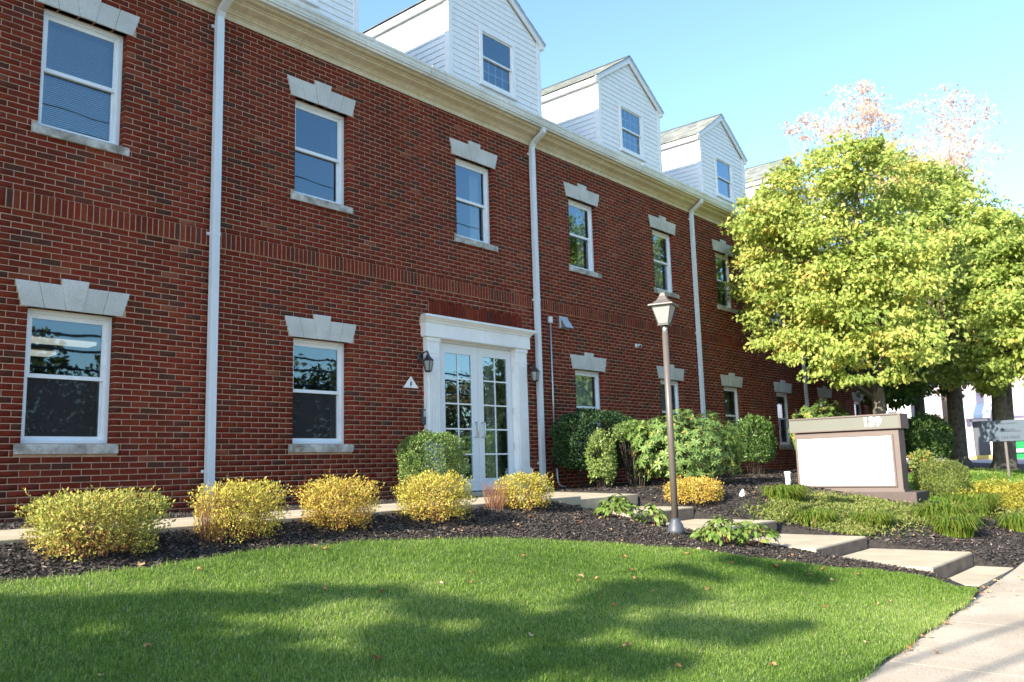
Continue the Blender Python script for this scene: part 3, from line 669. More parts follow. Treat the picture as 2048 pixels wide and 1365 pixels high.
# dormers
def dormer(cx, win):
    hw = 1.30; fy = .3; ez = 8.42; pz = 9.34; sl = (pz-ez)/(hw+.11)
    body = MB()
    ze = ez-.02
    H = hw-.02; yb0 = fy+.02; W0 = .43
    for q4 in ([(-H, 6.3), (H, 6.3), (H, 7.04), (-H, 7.04)], [(-H, 7.04), (-W0, 7.04), (-W0, 8.02), (-H, 8.02)], [(W0, 7.04), (H, 7.04), (H, 8.02), (W0, 8.02)], [(-H, 8.02), (H, 8.02), (H, ze), (0, ze+sl*hw), (-H, ze)]):
        body.poly([(a_, yb0, b_) for a_, b_ in q4], [tuple(range(len(q4)))])
    for s in (-1, 1): body.poly([(s*(hw-.02), fy+.02, 6.3), (s*(hw-.02), 4.4, 6.3), (s*(hw-.02), 4.4, ze), (s*(hw-.02), fy+.02, ze)], [(0, 1, 2, 3) if s > 0 else (3, 2, 1, 0)])
    d = body.build('dormer', MT['siding'], bld, loc=(cx, 0, 0))
    wx, w0, w1 = .43, 7.04, 8.02; ch = .112
    def board(x0b, x1b, x0t, x1t, z0, z1):
        MB().poly([(x0b, fy-.004, z0), (x1b, fy-.004, z0), (x1t, fy+.010, z1), (x0t, fy+.010, z1), (x0b, fy+.02, z0), (x1b, fy+.02, z0), (x1t, fy+.02, z1), (x0t, fy+.02, z1)],
          [(0, 1, 2, 3), (4, 0, 3, 7), (1, 5, 6, 2), (4, 5, 1, 0), (3, 2, 6, 7)]).build('clapboard', MT['siding'], d)
    z = 6.62
    def lim(zz): return hw-.09 if zz <= ez-.06 else max(0, min(hw-.09, (pz-.17-zz)/sl))
    while z < pz-.2:
        z1 = z+ch; a, b = lim(z), lim(z1)
        if w0-.1 < z+ch/2 < w1+.08:
            for s in (-1, 1):
                xs_ = sorted((s*(wx+.085), s*a)); xt = sorted((s*(wx+.085), s*b)); board(xs_[0], xs_[1], xt[0], xt[1], z, z1-.001)
        elif a > .06: board(-a, a, -b, b, z, z1-.001)
        z = z1
    for s in (-1, 1):       # side boards, running back to the roof slope
        z = 6.62
        while z < ez-.1:
            yb = (z-6.385)/TR-.38+.25
            X0 = s*(hw+.004); X1 = s*(hw-.010); X2 = s*(hw-.02)
            pts = [(X0, fy+.09, z), (X0, yb, z), (X1, yb, z+ch-.001), (X1, fy+.09, z+ch-.001), (X2, fy+.09, z), (X2, yb, z)]
            F = [(0, 1, 2, 3), (0, 4, 5, 1)] if s > 0 else [(3, 2, 1, 0), (1, 5, 4, 0)]
            if yb > fy+.2: MB().poly(pts, F).build('clapboard', MT['siding'], d)
            z += ch
        a, b = sorted((s*(hw-.09), s*(hw+.012)))
        MB().box(a, b, fy-.014, fy+.09, 6.4, ez-.0).build('corner_board', MT['siding'], d)
        # eave box and fascia along the side
        a, b = sorted((s*(hw-.0), s*(hw+.10)))
        MB().box(a, b, fy-.05, 4.1, ez-.13, ez-.035).build('eave_board', MT['siding'], d)
        # rake board
        n_ = [(0, pz-.155), (s*(hw+.10), ez-.13), (s*(hw+.10), ez-.03), (0, pz-.04)]
        if s < 0: n_ = n_[::-1]
        MB().prism_y(n_, fy-.055, fy-.016).build('rake_board', MT['siding'], d)
        n_ = [(0, pz-.04), (s*(hw+.12), ez-.05), (s*(hw+.12), ez-.022), (0, pz-.006)]
        if s < 0: n_ = n_[::-1]
        MB().prism_y(n_, fy-.075, fy-.02).build('drip_edge', MT['alum'], d)
    # roof: two slopes with rows of shingles
    V = []; tn = []
    nrow = 11; Ls = math.hypot(hw+.13, pz-ez+.03)
    for s in (-1, 1):
        for r in range(nrow):
            u0, u1 = r/nrow, (r+1)/nrow+.02
            A = Vector((s*(hw+.13)*(1-u0), 0, ez-.022+(pz-ez+.03)*u0)); B = Vector((s*(hw+.13)*(1-u1), 0, ez-.022+(pz-ez+.03)*u1))
            nrm = Vector((s*(pz-ez), 0, hw)).normalized(); y = fy-.07-rnd.random()*.2
            while y < 4.6:
                y2 = y+rnd.uniform(.16, .34); ya, yb_ = max(y, fy-.08), y2-.004
                if yb_ > ya+.02:
                    o1 = nrm*(.014+rnd.uniform(0, .003)); o2 = nrm*.003
                    V.append([(A+o1)+Vector((0, ya, 0)), (A+o1)+Vector((0, yb_, 0)), (B+o2)+Vector((0, yb_, 0)), (B+o2)+Vector((0, ya, 0)),
                              (A+o2)+Vector((0, ya, 0)), (A+o2)+Vector((0, yb_, 0))]); tn.append(rnd.random())
                y = y2
    r = fast('shingle', np.array([[tuple(p) for p in q] for q in V]), [(0, 1, 2, 3), (0, 4, 5, 1)], np.array(tn), MT['shingle'], d); r['kind'] = 'stuff'
    q = MB()
    for s in (-1, 1): q.poly([(s*(hw+.12), fy-.07, ez-.025), (s*(hw+.12), 4.6, ez-.025), (0, 4.6, pz), (0, fy-.07, pz)], [(0, 1, 2, 3) if s < 0 else (3, 2, 1, 0)])
    q.build('dormer_roof', MT['shingle'], d)
    # window
    q = MB(); t = .045
    q.box(-wx-.075, -wx, fy-.03, fy+.05, w0-.06, w1+.07); q.box(wx, wx+.075, fy-.03, fy+.05, w0-.06, w1+.07); q.box(-wx, wx, fy-.03, fy+.05, w1, w1+.07); q.box(-wx-.10, wx+.10, fy-.05, fy+.05, w0-.10, w0-.06); q.box(-wx, wx, fy-.03, fy+.05, w0-.06, w0)
    q.build('window_casing', MT['siding'], d)
    zm = (w0+w1)/2
    for z0, z1, y, mz in ((zm-.015, w1, fy+.0, win[0]), (w0, zm+.015, fy+.03, win[1])):
        q = MB(); q.box(-wx, -wx+.035, y, y+.028, z0, z1); q.box(wx-.035, wx, y, y+.028, z0, z1); q.box(-wx+.035, wx-.035, y, y+.028, z0, z0+.03); q.box(-wx+.035, wx-.035, y, y+.028, z1-.03, z1)
        q.build('sash', MT['white'], d)
        MB().poly([(-wx+.035, y+.014, z0+.03), (wx-.035, y+.014, z0+.03), (wx-.035, y+.014, z1-.03), (-wx+.035, y+.014, z1-.03)], [(0, 1, 2, 3)]).build('pane', MT['glass'], d)
        for i in range(1, mz):
            u = -wx+.035+(2*wx-.07)*i/mz; MB().box(u-.008, u+.008, y+.018, y+.026, z0+.03, z1-.03).build('muntin', MT['white'], d)
        if mz: MB().box(-wx+.035, wx-.035, y+.0265, y+.03, (z0+z1)/2-.008, (z0+z1)/2+.008).build('muntin', MT['white'], d)
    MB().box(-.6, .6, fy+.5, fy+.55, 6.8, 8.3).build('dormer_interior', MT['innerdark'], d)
    return d
for cx, wn_ in ((6.84, (4, 4)), (11.49, (0, 4)), (16.14, (4, 4)), (20.75, (0, 0)), (25.4, (4, 4)), (30.0-.4, (4, 4))): dormer(cx, wn_)

# vent hood, conduit, camera, intercom, fire marker, wall lanterns
v = thing('vent_hood', 'grey metal vent hood on the brick beside the second downspout', 'vent', (12.83, 0, 2.67))
MB().box(-.125, .125, -.03, .0, -.12, .12).build('back_plate', MT['alum'], v)
MB().poly([(-.11, -.03, .11), (.11, -.03, .11), (.13, -.17, -.11), (-.13, -.17, -.11), (-.11, -.03, -.11), (.11, -.03, -.11)], [(0, 3, 2, 1), (0, 4, 3), (1, 2, 5)]).build('hood', MT['alum'], v)
cd = MB(); cd.tube([(12.4, -.04, 2.66), (12.4, -.04, -.20)], .016, 8); cd.build('conduit', MT['alum'], bld, smooth=True)
MB().box(12.36, 12.44, -.075, -.008, 2.62, 2.74).build('conduit_box', MT['spout'], bld, bevel=.01)
MB().box(12.365, 12.435, -.07, -.008, -.05, .22).build('conduit_cover', MT['black'], bld)
MB().tube([(12.43, -.05, .0), (12.43, -.06, -.25), (12.46, -.06, -.34), (12.56, -.06, -.38), (12.7, -.05, -.39)], .014, 8).build('conduit', MT['spout'], bld, smooth=True)
q = thing('security_camera', 'small white round camera high on the brick wall behind the lamp post', 'camera', (15.4, 0, 2.46))
MB().lathe([(.05, 0), (.05, .02), (.03, .035)], 12).build('mount', MT['spout'], q); q.children[0].rotation_euler = (math.pi/2, 0, 0)
MB().tube([(0, -.03, 0), (-.01, -.09, 0), (-.06, -.14, -.02)], [.02, .035, .038], 12).build('housing', MT['spout'], q, smooth=True)
MB().tube([(-.06, -.14, -.02), (-.068, -.148, -.023)], .026, 12).build('lens', MT['black'], q)
q = thing('door_intercom', 'narrow dark intercom box on the brick left of the entrance', 'intercom', (9.165, 0, .82))
MB().box(-.05, .02, -.045, 0, -.14, .10).build('casing', MT['postbase'], q, bevel=.008); MB().box(-.035, .005, -.049, -.045, -.02, .07).build('keypad', MT['alum'], q)
q = thing('fire_marker_sign', 'white triangular sign with a letter F on the brick left of the door', 'sign', (8.905, 0, 1.31))
MB().prism_y([(-.155, -.075), (.155, -.075), (0, .105)], -.012, -.001).build('plate', MT['signwhite'], q, bevel=.002)
def text(s, size, m, parent, loc, rot, name='lettering', ext=.002, bold=0):
    cu = bpy.data.curves.new(name, 'FONT'); cu.body = s; cu.size = size; cu.extrude = ext; cu.align_x = 'CENTER'; cu.align_y = 'CENTER'; cu.offset = bold
    cu.materials.append(m); tmp = bpy.data.objects.new('tmp', cu); COL.objects.link(tmp); bpy.context.view_layer.update()
    me = bpy.data.meshes.new_from_object(tmp.evaluated_get(bpy.context.evaluated_depsgraph_get())); bpy.data.objects.remove(tmp)
    me.materials.clear(); me.materials.append(m); o = link(name, me, parent); o.location = loc; o.rotation_euler = rot; return o
text('F', .10, MT['black'], q, (0, -.014, -.022), (math.pi/2, 0, 0), 'lettering', .001, .003)
text('.', .06, MT['black'], q, (0, -.014, .062), (math.pi/2, 0, 0), 'lettering', .001, .002)

def wall_lantern(x, label):
    q = thing('wall_lantern', label, 'lantern', (x, 0, 1.62), group='wall lanterns by the entrance')
    MB().lathe([(.055, 0), (.055, .012), (.035, .03)], 14, sx=.8, sy=1.4).build('back_plate', MT['black'], q); o = q.children[-1]; o.rotation_euler = (math.pi/2, 0, 0); o.location = (0, 0, .10)
    MB().tube([(0, -.02, .10), (0, -.10, .17), (0, -.17, .18), (0, -.19, .14)], .012, 8).build('arm', MT['black'], q, smooth=True)
    MB().lathe([(.012, .17), (.006, .15), (.018, .135), (.03, .10), (.088, .035), (.09, .025)][::-1], 6, (0, -.19, 0)).build('cap', MT['black'], q)
    MB().lathe([(.05, -.125), (.078, .0), (.074, .026)], 6, (0, -.19, 0)).build('glass', MT['frost'], q)
    cg = MB()
    for j in range(6):
        t = 2*math.pi*j/6; cg.tube([(.052*math.cos(t), -.19+.052*math.sin(t), -.128), (.080*math.cos(t), -.19+.080*math.sin(t), 0), (.077*math.cos(t), -.19+.077*math.sin(t), .028)], .005, 4)
    cg.lathe([(.025, -.15), (.055, -.135), (.055, -.122)], 6, (0, -.19, 0)); cg.build('cage', MT['black'], q)
wall_lantern(9.10, 'black wall lantern with frosted glass left of the white door surround')
wall_lantern(11.71, 'black wall lantern with frosted glass right of the white door surround')

# ------------------------------------------------------------------ lamp post
LX, LY = 8.73, -4.56; LZ = float(G(LX, LY))
lp = thing('lamp_post', 'brown lamp post with square frosted lantern standing in the mulch by the steps', 'lamp post', (LX, LY, LZ))
z = lambda a: a-LZ
MB().lathe([(.105, 0), (.10, .04), (.082, .10), (.052, .15), (.048, .17)], 20).build('base', MT['postbase'], lp, smooth=True)
MB().tube([(0, 0, .15), (0, 0, z(.4)), (0, 0, z(1.50))], [.039, .038, .035], 18).build('post', MT['bronze'], lp, smooth=True)
MB().tube([(0, 0, z(1.49)), (0, 0, z(1.60))], .030, 14).build('collar', MT['alum'], lp, smooth=True)
head = link('lantern_head', None, lp); head.location = (0, 0, z(1.60)); head.scale = (.85, .85, .98); head.rotation_euler = (0, 0, math.radians(194-180))
def frus(b0, b1, z0, z1, n='x'): return MB().lathe([(b0*1.41421, z0), (b1*1.41421, z1)], 4, ph=math.pi/4)
frus(.068, .135, .015, .225).build('lamp_glass', MT['frost'], head)
q = MB()
for sx in (-1, 1):
    for sy in (-1, 1): q.tube([(.070*sx, .070*sy, .0), (.137*sx, .137*sy, .23)], .008, 4)
q.lathe([(.078*1.414, -.012), (.078*1.414, .016)], 4, ph=math.pi/4); q.build('lamp_frame', MT['black'], head)
MB().lathe([(.172*1.414, .222), (.176*1.414, .232), (.172*1.414, .245), (.12*1.414, .262), (.075*1.414, .30), (.045*1.414, .35), (.032*1.414, .385), (.018*1.414, .40)], 4, ph=math.pi/4).build('lamp_cap', MT['bronze'], head, bevel=.004)
MB().lathe([(.025, .02), (.035, .07), (.03, .12), (.012, .135)], 10).build('bulb', MT['signwhite'], head, smooth=True)

# ------------------------------------------------------------------ monument sign
sg = thing('monument_sign', 'brown monument sign with blank white panel and number 139 on its top band', 'sign', (15.2, -4.28, -.62))
def sb_(x0, x1, y0, y1, z0, z1): return MB().box(x0-15.2, x1-15.2, y0+4.28, y1+4.28, z0+.62, z1+.62)
sb_(15.02, 15.78, -5.42, -3.15, -1.0, -.60).build('plinth', MT['signbase'], sg, bevel=.01)
sb_(15.23, 15.55, -5.17, -3.37, -.598, .44).build('body', MT['signbrown'], sg, bevel=.008)
sb_(15.26, 15.52, -5.14, -3.40, .44, .455).build('shadow_gap', MT['dark'], sg)
sb_(15.17, 15.61, -5.235, -3.30, .455, .475).build('band_trim', MT['signbrown'], sg); sb_(15.17, 15.61, -5.235, -3.30, .685, .71).build('band_trim', MT['signbrown'], sg)
sb_(15.19, 15.59, -5.20, -3.30, .4755, .6845).build('band', MT['signband'], sg); sb_(15.17, 15.61, -5.235, -5.201, .4755, .6845).build('band_end', MT['signbrown'], sg)
f = MB()
for a in ((-5.08, -5.045, -.515, .365), (-3.425, -3.39, -.515, .365)): f.box(.0, .03, a[0]+4.28, a[1]+4.28, a[2]+.62, a[3]+.62)
f.box(0, .03, -5.045+4.28, -3.425+4.28, .34+.62, .365+.62); f.box(0, .03, -5.045+4.28, -3.425+4.28, -.515+.62, -.49+.62)
f.build('panel_frame', MT['signbrown'], sg)
sb_(15.212, 15.232, -5.045, -3.425, -.49, .34).build('panel', MT['signwhite'], sg)
sb_(15.20, 15.56, -5.19, -3.35, -.60, -.565).build('foot_trim', MT['signbrown'], sg)
text('139', .21, MT['signwhite'], sg, (-.014, -.485, 1.20), (math.pi/2, 0, -math.pi/2), 'number', .003, .009)

# ------------------------------------------------------------------ vegetation
def stems(n, c, rx, ry, h, m, parent, r=.004, spread=.8):
    q = MB()
    for i in range(n):
        a = rnd.uniform(0, 6.283); s = rnd.random()**.5; b0 = (c[0]+rx*.45*s*math.cos(a), c[1]+ry*.45*s*math.sin(a), c[2]-.02)
        b1 = (c[0]+rx*spread*s*math.cos(a), c[1]+ry*spread*s*math.sin(a), c[2]+h*rnd.uniform(.6, .95))
        mid = tuple((u+v)/2+rnd.uniform(-.02, .02) for u, v in zip(b0, b1))
        q.tube([b0, mid, b1], [r, r*.8, r*.4], 4, caps=False)
    return q.build('stems', m, parent)
def shrub_pts(n, rx, ry, h, z0, p=2.8, shell=.78, lump=.06):
    """points in a superellipsoid mound, biased to its surface; returns P and outward normal"""
    d = rand_dir(n*2); d = d[d[:, 2] > -.75][:n]; n = len(d)
    k = (np.abs(d[:, 0])**p+np.abs(d[:, 1])**p+np.abs(d[:, 2])**p)**(-1/p)
    lump_ = lump
    r = k*(shell+(1-shell)*rng.random(n)**.5)*(1+lump*np.sin(d[:, 0]*7+1.3)*np.sin(d[:, 1]*8)*np.sin(d[:, 2]*6+2))
    hh = (h-z0)/2; Pp = d*r[:, None]*np.array([rx, ry, hh]); Pp[:, 2] += z0+hh
    return Pp, d
def shrub(name, label, cat, c, rx, ry, h, n, size, m, z0=.05, p=2.8, group=None, st=40, shell=.62, lump=.12, asp=.5, six=False, taper=0, stem_m=None, stem_sp=.8, up=.5, tonemu=.45, gap=0):
    z = float(G(c[0], c[1])); t = thing(name, label, cat, (c[0], c[1], z), group=group)
    Pp, d = shrub_pts(n, rx, ry, h, z0, p, shell, lump)
    if taper: Pp[:, :2] *= (1-taper*(1-Pp[:, 2:3]/h))
    if gap:      # break the surface into clumps
        g_ = np.sin(Pp[:, 0]*gap+1)*np.sin(Pp[:, 1]*gap*1.1+2)*np.sin(Pp[:, 2]*gap*1.2); Pp = Pp[g_ > -.25+.25*rng.random(len(g_))] ; d = d[:0]
        d = unit(Pp-np.array([0, 0, (h+z0)/2]))
    n = len(Pp); D = unit(d*.6+rand_dir(n)*.75+np.array([0, 0, up])); N = unit(rand_dir(n)*.7+d*.7+np.array([0, 0, .5]))
    sz = size*rng.uniform(.65, 1.3, n)
    V = leaves6(Pp, D, N, sz, asp) if six else leaves(Pp, D, N, sz, asp)
    patch = np.sin(Pp[:, 0]*6+c[0]*3)*np.sin(Pp[:, 1]*7+c[0])*.14
    tone = np.clip(rng.normal(tonemu, .2, n)+patch, 0, 1)
    if cat == 'shrub' and 'yellow' in name: tone = np.where(Pp[:, 2] < .13+.05*rng.normal(size=n), np.clip(tone+.42*rng.random(n), 0, 1), tone)
    fast('foliage', V, LF6 if six else LF, tone, m, t)
    ns = int(26*rx/.4); sh = MB(); LP = []; LD = []
    for _ in range(ns):
        a = rnd.uniform(0, 6.283); q_ = rnd.uniform(.3, .95); b0 = np.array([rx*q_*math.cos(a), ry*q_*math.sin(a), h*rnd.uniform(.55, .93)])
        dd = np.array([math.cos(a)*rnd.uniform(.1, .9), math.sin(a)*rnd.uniform(.1, .9), rnd.uniform(.5, 1)]); ln = rnd.uniform(.05, .12)*(1+rx*.3); b1 = b0+dd*ln
        sh.tube([tuple(b0-dd*ln*.5), tuple(b1)], [.0022, .0012], 3, caps=False)
        for e_ in range(6): LP.append(b0+dd*ln*(.2+.16*e_)); LD.append(dd+rand_dir(1)[0]*.9)
    sh.build('shoots', stem_m or MT['twig'], t)['kind'] = 'stuff'; LP = np.array(LP); nl = len(LP)
    fast('foliage', leaves(LP, np.array(LD), rand_dir(nl), size*rng.uniform(.6, 1.1, nl), asp), LF, np.clip(rng.normal(tonemu+.1, .15, nl), 0, 1), m, t)
    if st: stems(st, (0, 0, 0), rx, ry, h, stem_m or MT['twig'], t, spread=stem_sp)
    return t
# the row of clipped yellow shrubs
YG = 'clipped yellow shrubs along the walkway'
shrub('yellow_shrub', 'widest clipped yellow-green shrub in the row, at the lawn edge below the first window', 'shrub', (2.84, -3.20), .49, .36, .42, 8200, .027, LM['spireag'], z0=-.03, p=4, group=YG, st=90, shell=.35, taper=.22, lump=.2, tonemu=.55)
t2 = shrub('yellow_shrub', 'clipped yellow shrub with bare red twigs standing in front of the first downspout', 'shrub', (4.02, -3.16), .37, .34, .44, 6800, .024, LM['spirea'], z0=-.03, p=4, group=YG, st=70, shell=.35, taper=.2, lump=.22)
stems(60, (-.26, -.05, 0), .2, .2, .42, MT['twig'], t2, .0025)
shrub('yellow_shrub', 'orange-tinged clipped yellow shrub below the narrow ground window between downspout and door', 'shrub', (5.06, -3.14), .36, .35, .43, 6400, .025, LM['spireao'], z0=-.03, p=3.6, group=YG, st=60, shell=.35, taper=.25, lump=.24, tonemu=.32)
shrub('yellow_shrub', 'round bright yellow shrub in front of the green boxwood', 'shrub', (6.24, -3.20), .40, .37, .46, 7200, .025, LM['spirea'], z0=-.03, p=3, group=YG, st=60, shell=.35, taper=.12, lump=.2)
t5 = shrub('yellow_shrub', 'yellow shrub with orange bare twigs on its side, in front of the glass doors', 'shrub', (7.80, -3.10), .33, .32, .40, 4600, .027, LM['spirea'], z0=-.02, p=3, group=YG, st=40, shell=.35, taper=.1)
stems(90, (-.38, .10, 0), .22, .2, .36, MT['twig'], t5, .003); 
shrub('low_yellow_shrub', 'low orange-yellow shrub in the mulch behind the lamp post', 'shrub', (11.85, -3.10), .44, .40, .36, 4600, .034, LM['spireao'], z0=-.02, p=3, st=20, shell=.4, tonemu=.35)
# green shrubs at the wall
shrub('boxwood', 'rounded green boxwood against the wall left of the glass doors', 'shrub', (8.55, -.80), .45, .38, .92, 11000, .032, LM['box'], z0=.10, p=3.4, st=30, shell=.66, tonemu=.68, stem_m=MT['darkstem'])
shrub('dark_hedge', 'large dark green clipped hedge under the ground window right of the conduit', 'hedge', (12.95, -.60), 1.10, .42, 1.36, 15000, .045, LM['hedge'], z0=.25, p=3.2, st=60, shell=.75, stem_m=MT['darkstem'])
shrub('light_green_shrub', 'lit pale green shrub in front of the left end of the dark hedge', 'shrub', (12.15, -1.22), .30, .22, .98, 4200, .045, LM['box'], z0=.0, p=2.2, st=12, shell=.4, tonemu=.9, stem_m=MT['darkstem'], gap=11)
def topiary():
    x, y = 12.98, -1.42; z = float(G(x, y)); t = thing('topiary_shrub', 'pale green shrub with bare fanning stems and a clipped flat top', 'shrub', (x, y, z))
    Pp, d = shrub_pts(3600, .43, .34, 1.15, .78, 2.6, .6, .1); n = len(Pp)
    P2, d2 = shrub_pts(500, .16, .14, .45, .02, 2.2, .3, .1); P2[:, 0] += .05; Pp = np.concatenate([Pp, P2]); d = np.concatenate([d, d2]); n = len(Pp)
    V = leaves(Pp, unit(d*.6+rand_dir(n)*.8+[0, 0, .4]), unit(rand_dir(n)+d), .042*rng.uniform(.7, 1.3, n), .5)
    fast('foliage', V, LF, np.clip(rng.normal(.65, .2, n), 0, 1), LM['box'], t)
    stems(46, (0, 0, 0), .40, .32, 1.1, MT['darkstem'], t, .009, 1.0)
topiary()
def rhodo(x, y, rx, ry, h, n, name, label, size=.11, z0=.08):
    """whorls of long leaves"""
    z = float(G(x, y)); t = thing(name, label, 'shrub', (x, y, z))
    Pp, d = shrub_pts(n, rx, ry, h, z0, 2.3, .55, .16); n = len(Pp); k = 8
    ax = unit(d*.8+rand_dir(n)*.35+[0, 0, .45]); a1 = unit(np.cross(ax, rand_dir(n))); a2 = np.cross(ax, a1)
    Q = []; D = []; N = []
    for j in range(k):
        th = 2*np.pi*j/k+rng.uniform(-.25, .25, n); rad = a1*np.cos(th)[:, None]+a2*np.sin(th)[:, None]
        D.append(unit(rad+ax*rng.uniform(.0, .6, n)[:, None])); N.append(ax); Q.append(Pp)
    Q = np.concatenate(Q); D = np.concatenate(D); N = np.concatenate(N); m = len(Q)
    V = leaves6(Q, D, N, size*rng.uniform(.7, 1.15, m), .36, .4)
    tone = np.clip(np.tile(rng.normal(.48, .13, n), k)+rng.normal(0, .13, m)+(rng.random(m) < .012)*.6, 0, 1)
    fast('foliage', V, LF6, tone, LM['rhodo'], t); stems(46, (0, 0, 0), rx, ry, h, MT['darkstem'], t, .011, .9)
    return t
rhodo(13.45, -2.15, 1.15, .85, 1.27, 900, 'rhododendron', 'big rhododendron with whorls of long pale leaves behind the lamp post', .10, .02)
rhodo(15.6, -1.0, .7, .5, 1.1, 240, 'rhododendron', 'smaller rhododendron close to the wall behind the big one')
rhodo(22.2, -1.3, 1.3, .7, 1.75, 420, 'rhododendron', 'tall rhododendron whose top shows above the brown sign', .13)
shrub('clipped_shrub', 'round-topped green shrub between the big rhododendron and the sign, by the wall', 'shrub', (18.25, -1.2), .44, .42, 1.30, 5200, .06, LM['box'], z0=.2, p=2.6, st=30, shell=.7, tonemu=.35, stem_m=MT['darkstem'])
shrub('globe_shrub', 'small round yellow-green shrub just right of the sign plinth', 'shrub', (16.35, -5.48), .46, .45, .66, 9000, .03, LM['cover'], z0=.0, p=2.3, st=10, shell=.6, tonemu=.45, stem_m=MT['darkstem'])
shrub('globe_shrub', 'large dark green globe shrub under the trees right of the sign', 'shrub', (22.0, -3.82), .56, .56, 1.34, 15000, .06, LM['hedge'], z0=.12, p=2.1, st=24, shell=.45, tonemu=.95, stem_m=MT['darkstem'])
shrub('light_green_shrub', 'small pale green shrub at the foot of the large dark globe shrub', 'shrub', (20.6, -4.05), .28, .25, .52, 700, .07, LM['rhodo'], z0=.0, p=2.1, st=12, shell=.5, tonemu=.8, stem_m=MT['darkstem'])

def hosta(x, y, r, n, label, size=.17, name='hosta'):
    z = float(G(x, y)); t = thing(name, label, 'plant', (x, y, z))
    a = rng.uniform(0, 2*np.pi, n); s = rng.random(n)**.6*r; Pp = np.stack([s*np.cos(a), s*np.sin(a)*.75, .04+.20*(1-s/r)+rng.uniform(0, .07, n)], 1)
    aa = a+rng.normal(0, .5, n); D = np.stack([np.cos(aa), np.sin(aa), rng.uniform(-.5, .5, n)], 1); N = np.stack([rng.normal(0, .3, n), rng.normal(0, .3, n), np.ones(n)], 1)
    V = leaves6(Pp, D, unit(N), size*rng.uniform(.6, 1.15, n), .62, .7)
    fast('leaves', V, LF6, np.clip(rng.normal(.5, .25, n), 0, 1), LM['hosta'], t); stems(14, (0, 0, 0), r, r*.7, .2, MT['twig'], t, .004, .7)
    return t
hosta(8.95, -5.0, .40, 190, 'flat-leaved hosta clump spilling over the steps right of the lamp post foot', .095)
hosta(9.35, -5.2, .32, 130, 'hosta clump with drooping leaves at the left edge of the middle step', .095)
hosta(8.80, -3.72, .32, 210, 'low dark green leafy plant in the mulch left of the lamp post', .085, 'leafy_plant')
hosta(9.25, -3.95, .22, 70, 'broad-leaved green plant beside the upper step', .10, 'leafy_plant')
def daylily(x, y, r, n, h, label, m='day', w=.009, ly=.8, name='daylily'):
    z = float(G(x, y)); t = thing(name, label, 'plant', (x, y, z))
    a = rng.uniform(0, 2*np.pi, n); s = r*rng.random(n)**.6; bx, by = s*np.cos(a)*.7, s*np.sin(a)*.7*ly
    aa = a+rng.normal(0, .6, n); H = h*rng.uniform(.55, 1.1, n); Ln = H*rng.uniform(.4, 1.25, n)
    d = np.stack([np.cos(aa), np.sin(aa), 0*a], 1); sd = np.stack([-np.sin(aa), np.cos(aa), 0*a], 1)*w; Pb = np.stack([bx, by, 0*a-.02], 1); u = np.array([0, 0, 1.])
    p1 = Pb+d*(Ln*.22)[:, None]+u*(H*.68)[:, None]; p2 = Pb+d*(Ln*.62)[:, None]+u*(H*.92)[:, None]; p3 = Pb+d*Ln[:, None]+u*(H*rng.uniform(.35, .75, n))[:, None]
    V = np.stack([Pb-sd, Pb+sd, p1-sd, p1+sd, p2-sd*.8, p2+sd*.8, p3], 1)
    fast('blades', V, [(0, 1, 3, 2), (2, 3, 5, 4), (4, 5, 6)], np.clip(rng.normal(.5, .22, n), 0, 1), LM[m], t)
    return t
daylily(12.9, -4.1, .44, 480, .28, 'clump of arching daylily leaves in the mulch at the left end of the sign plinth')
daylily(11.9, -4.95, .42, 420, .22, 'low arching daylily clump right of the third step')
daylily(12.35, -5.55, .42, 420, .21, 'low pale daylily clump right of the fourth step')
daylily(13.6, -6.2, .58, 700, .33, 'tall daylily clump with brown tips in front of the right end of the sign')
daylily(12.75, -6.5, .38, 380, .30, 'daylily clump leaning over the mulch above the lowest step')
daylily(14.9, -6.3, .42, 380, .36, 'daylily clump below the small globe shrub')
daylily(14.1, -7.0, .36, 300, .26, 'small daylily clump at the pavement edge on the far right')
def cover(name, label, pts, n, size, m, h):
    """sprawling ground cover: uncountable stems"""
    A = np.array(pts); i = rng.integers(0, len(A), n); x = A[i, 0]+rng.normal(0, 1, n)*A[i, 2]; y = A[i, 1]+rng.normal(0, 1, n)*A[i, 2]*.8
    k = (y > -7.4) & ~((x > 9.6) & (x < 11.42)); x = x[k]; y = y[k]; n = len(x)
    z = G(x, y)+rng.random(n)*h*(.6+.4*np.sin(x*5)*np.sin(y*6)); Pp = np.stack([x, y, z], 1)
    V = leaves(Pp, unit(rand_dir(n)+[0, 0, .6]), unit(rand_dir(n)+[0, 0, .8]), size*rng.uniform(.6, 1.4, n), .45)
    return tag(fast(name, V, LF, np.clip(rng.normal(.5, .25, n), 0, 1), LM[m]), label, kind='stuff')
cover('ground_cover', 'pale green ground cover below the sign', [(13.2, -4.9, .42), (13.9, -4.6, .3), (12.6, -5.2, .42), (13.3, -5.6, .42), (14.0, -5.3, .25), (12.1, -4.5, .3), (14.4, -6.0, .2), (11.9, -5.4, .22)], 28000, .042, 'cover', .11)
cover('yellow_ground_cover', 'yellow ground cover at the right edge', [(17.3, -6.3, .45), (16.4, -6.4, .35), (18.3, -6.6, .4), (15.7, -6.5, .25)], 15000, .05, 'yel', .34)
cover('pavement_edge_plants', 'dry pale ground cover by the pavement on the right', [(15.2, -7.0, .3), (16.2, -7.0, .3), (17.2, -7.1, .3)], 7000, .05, 'cover', .2)

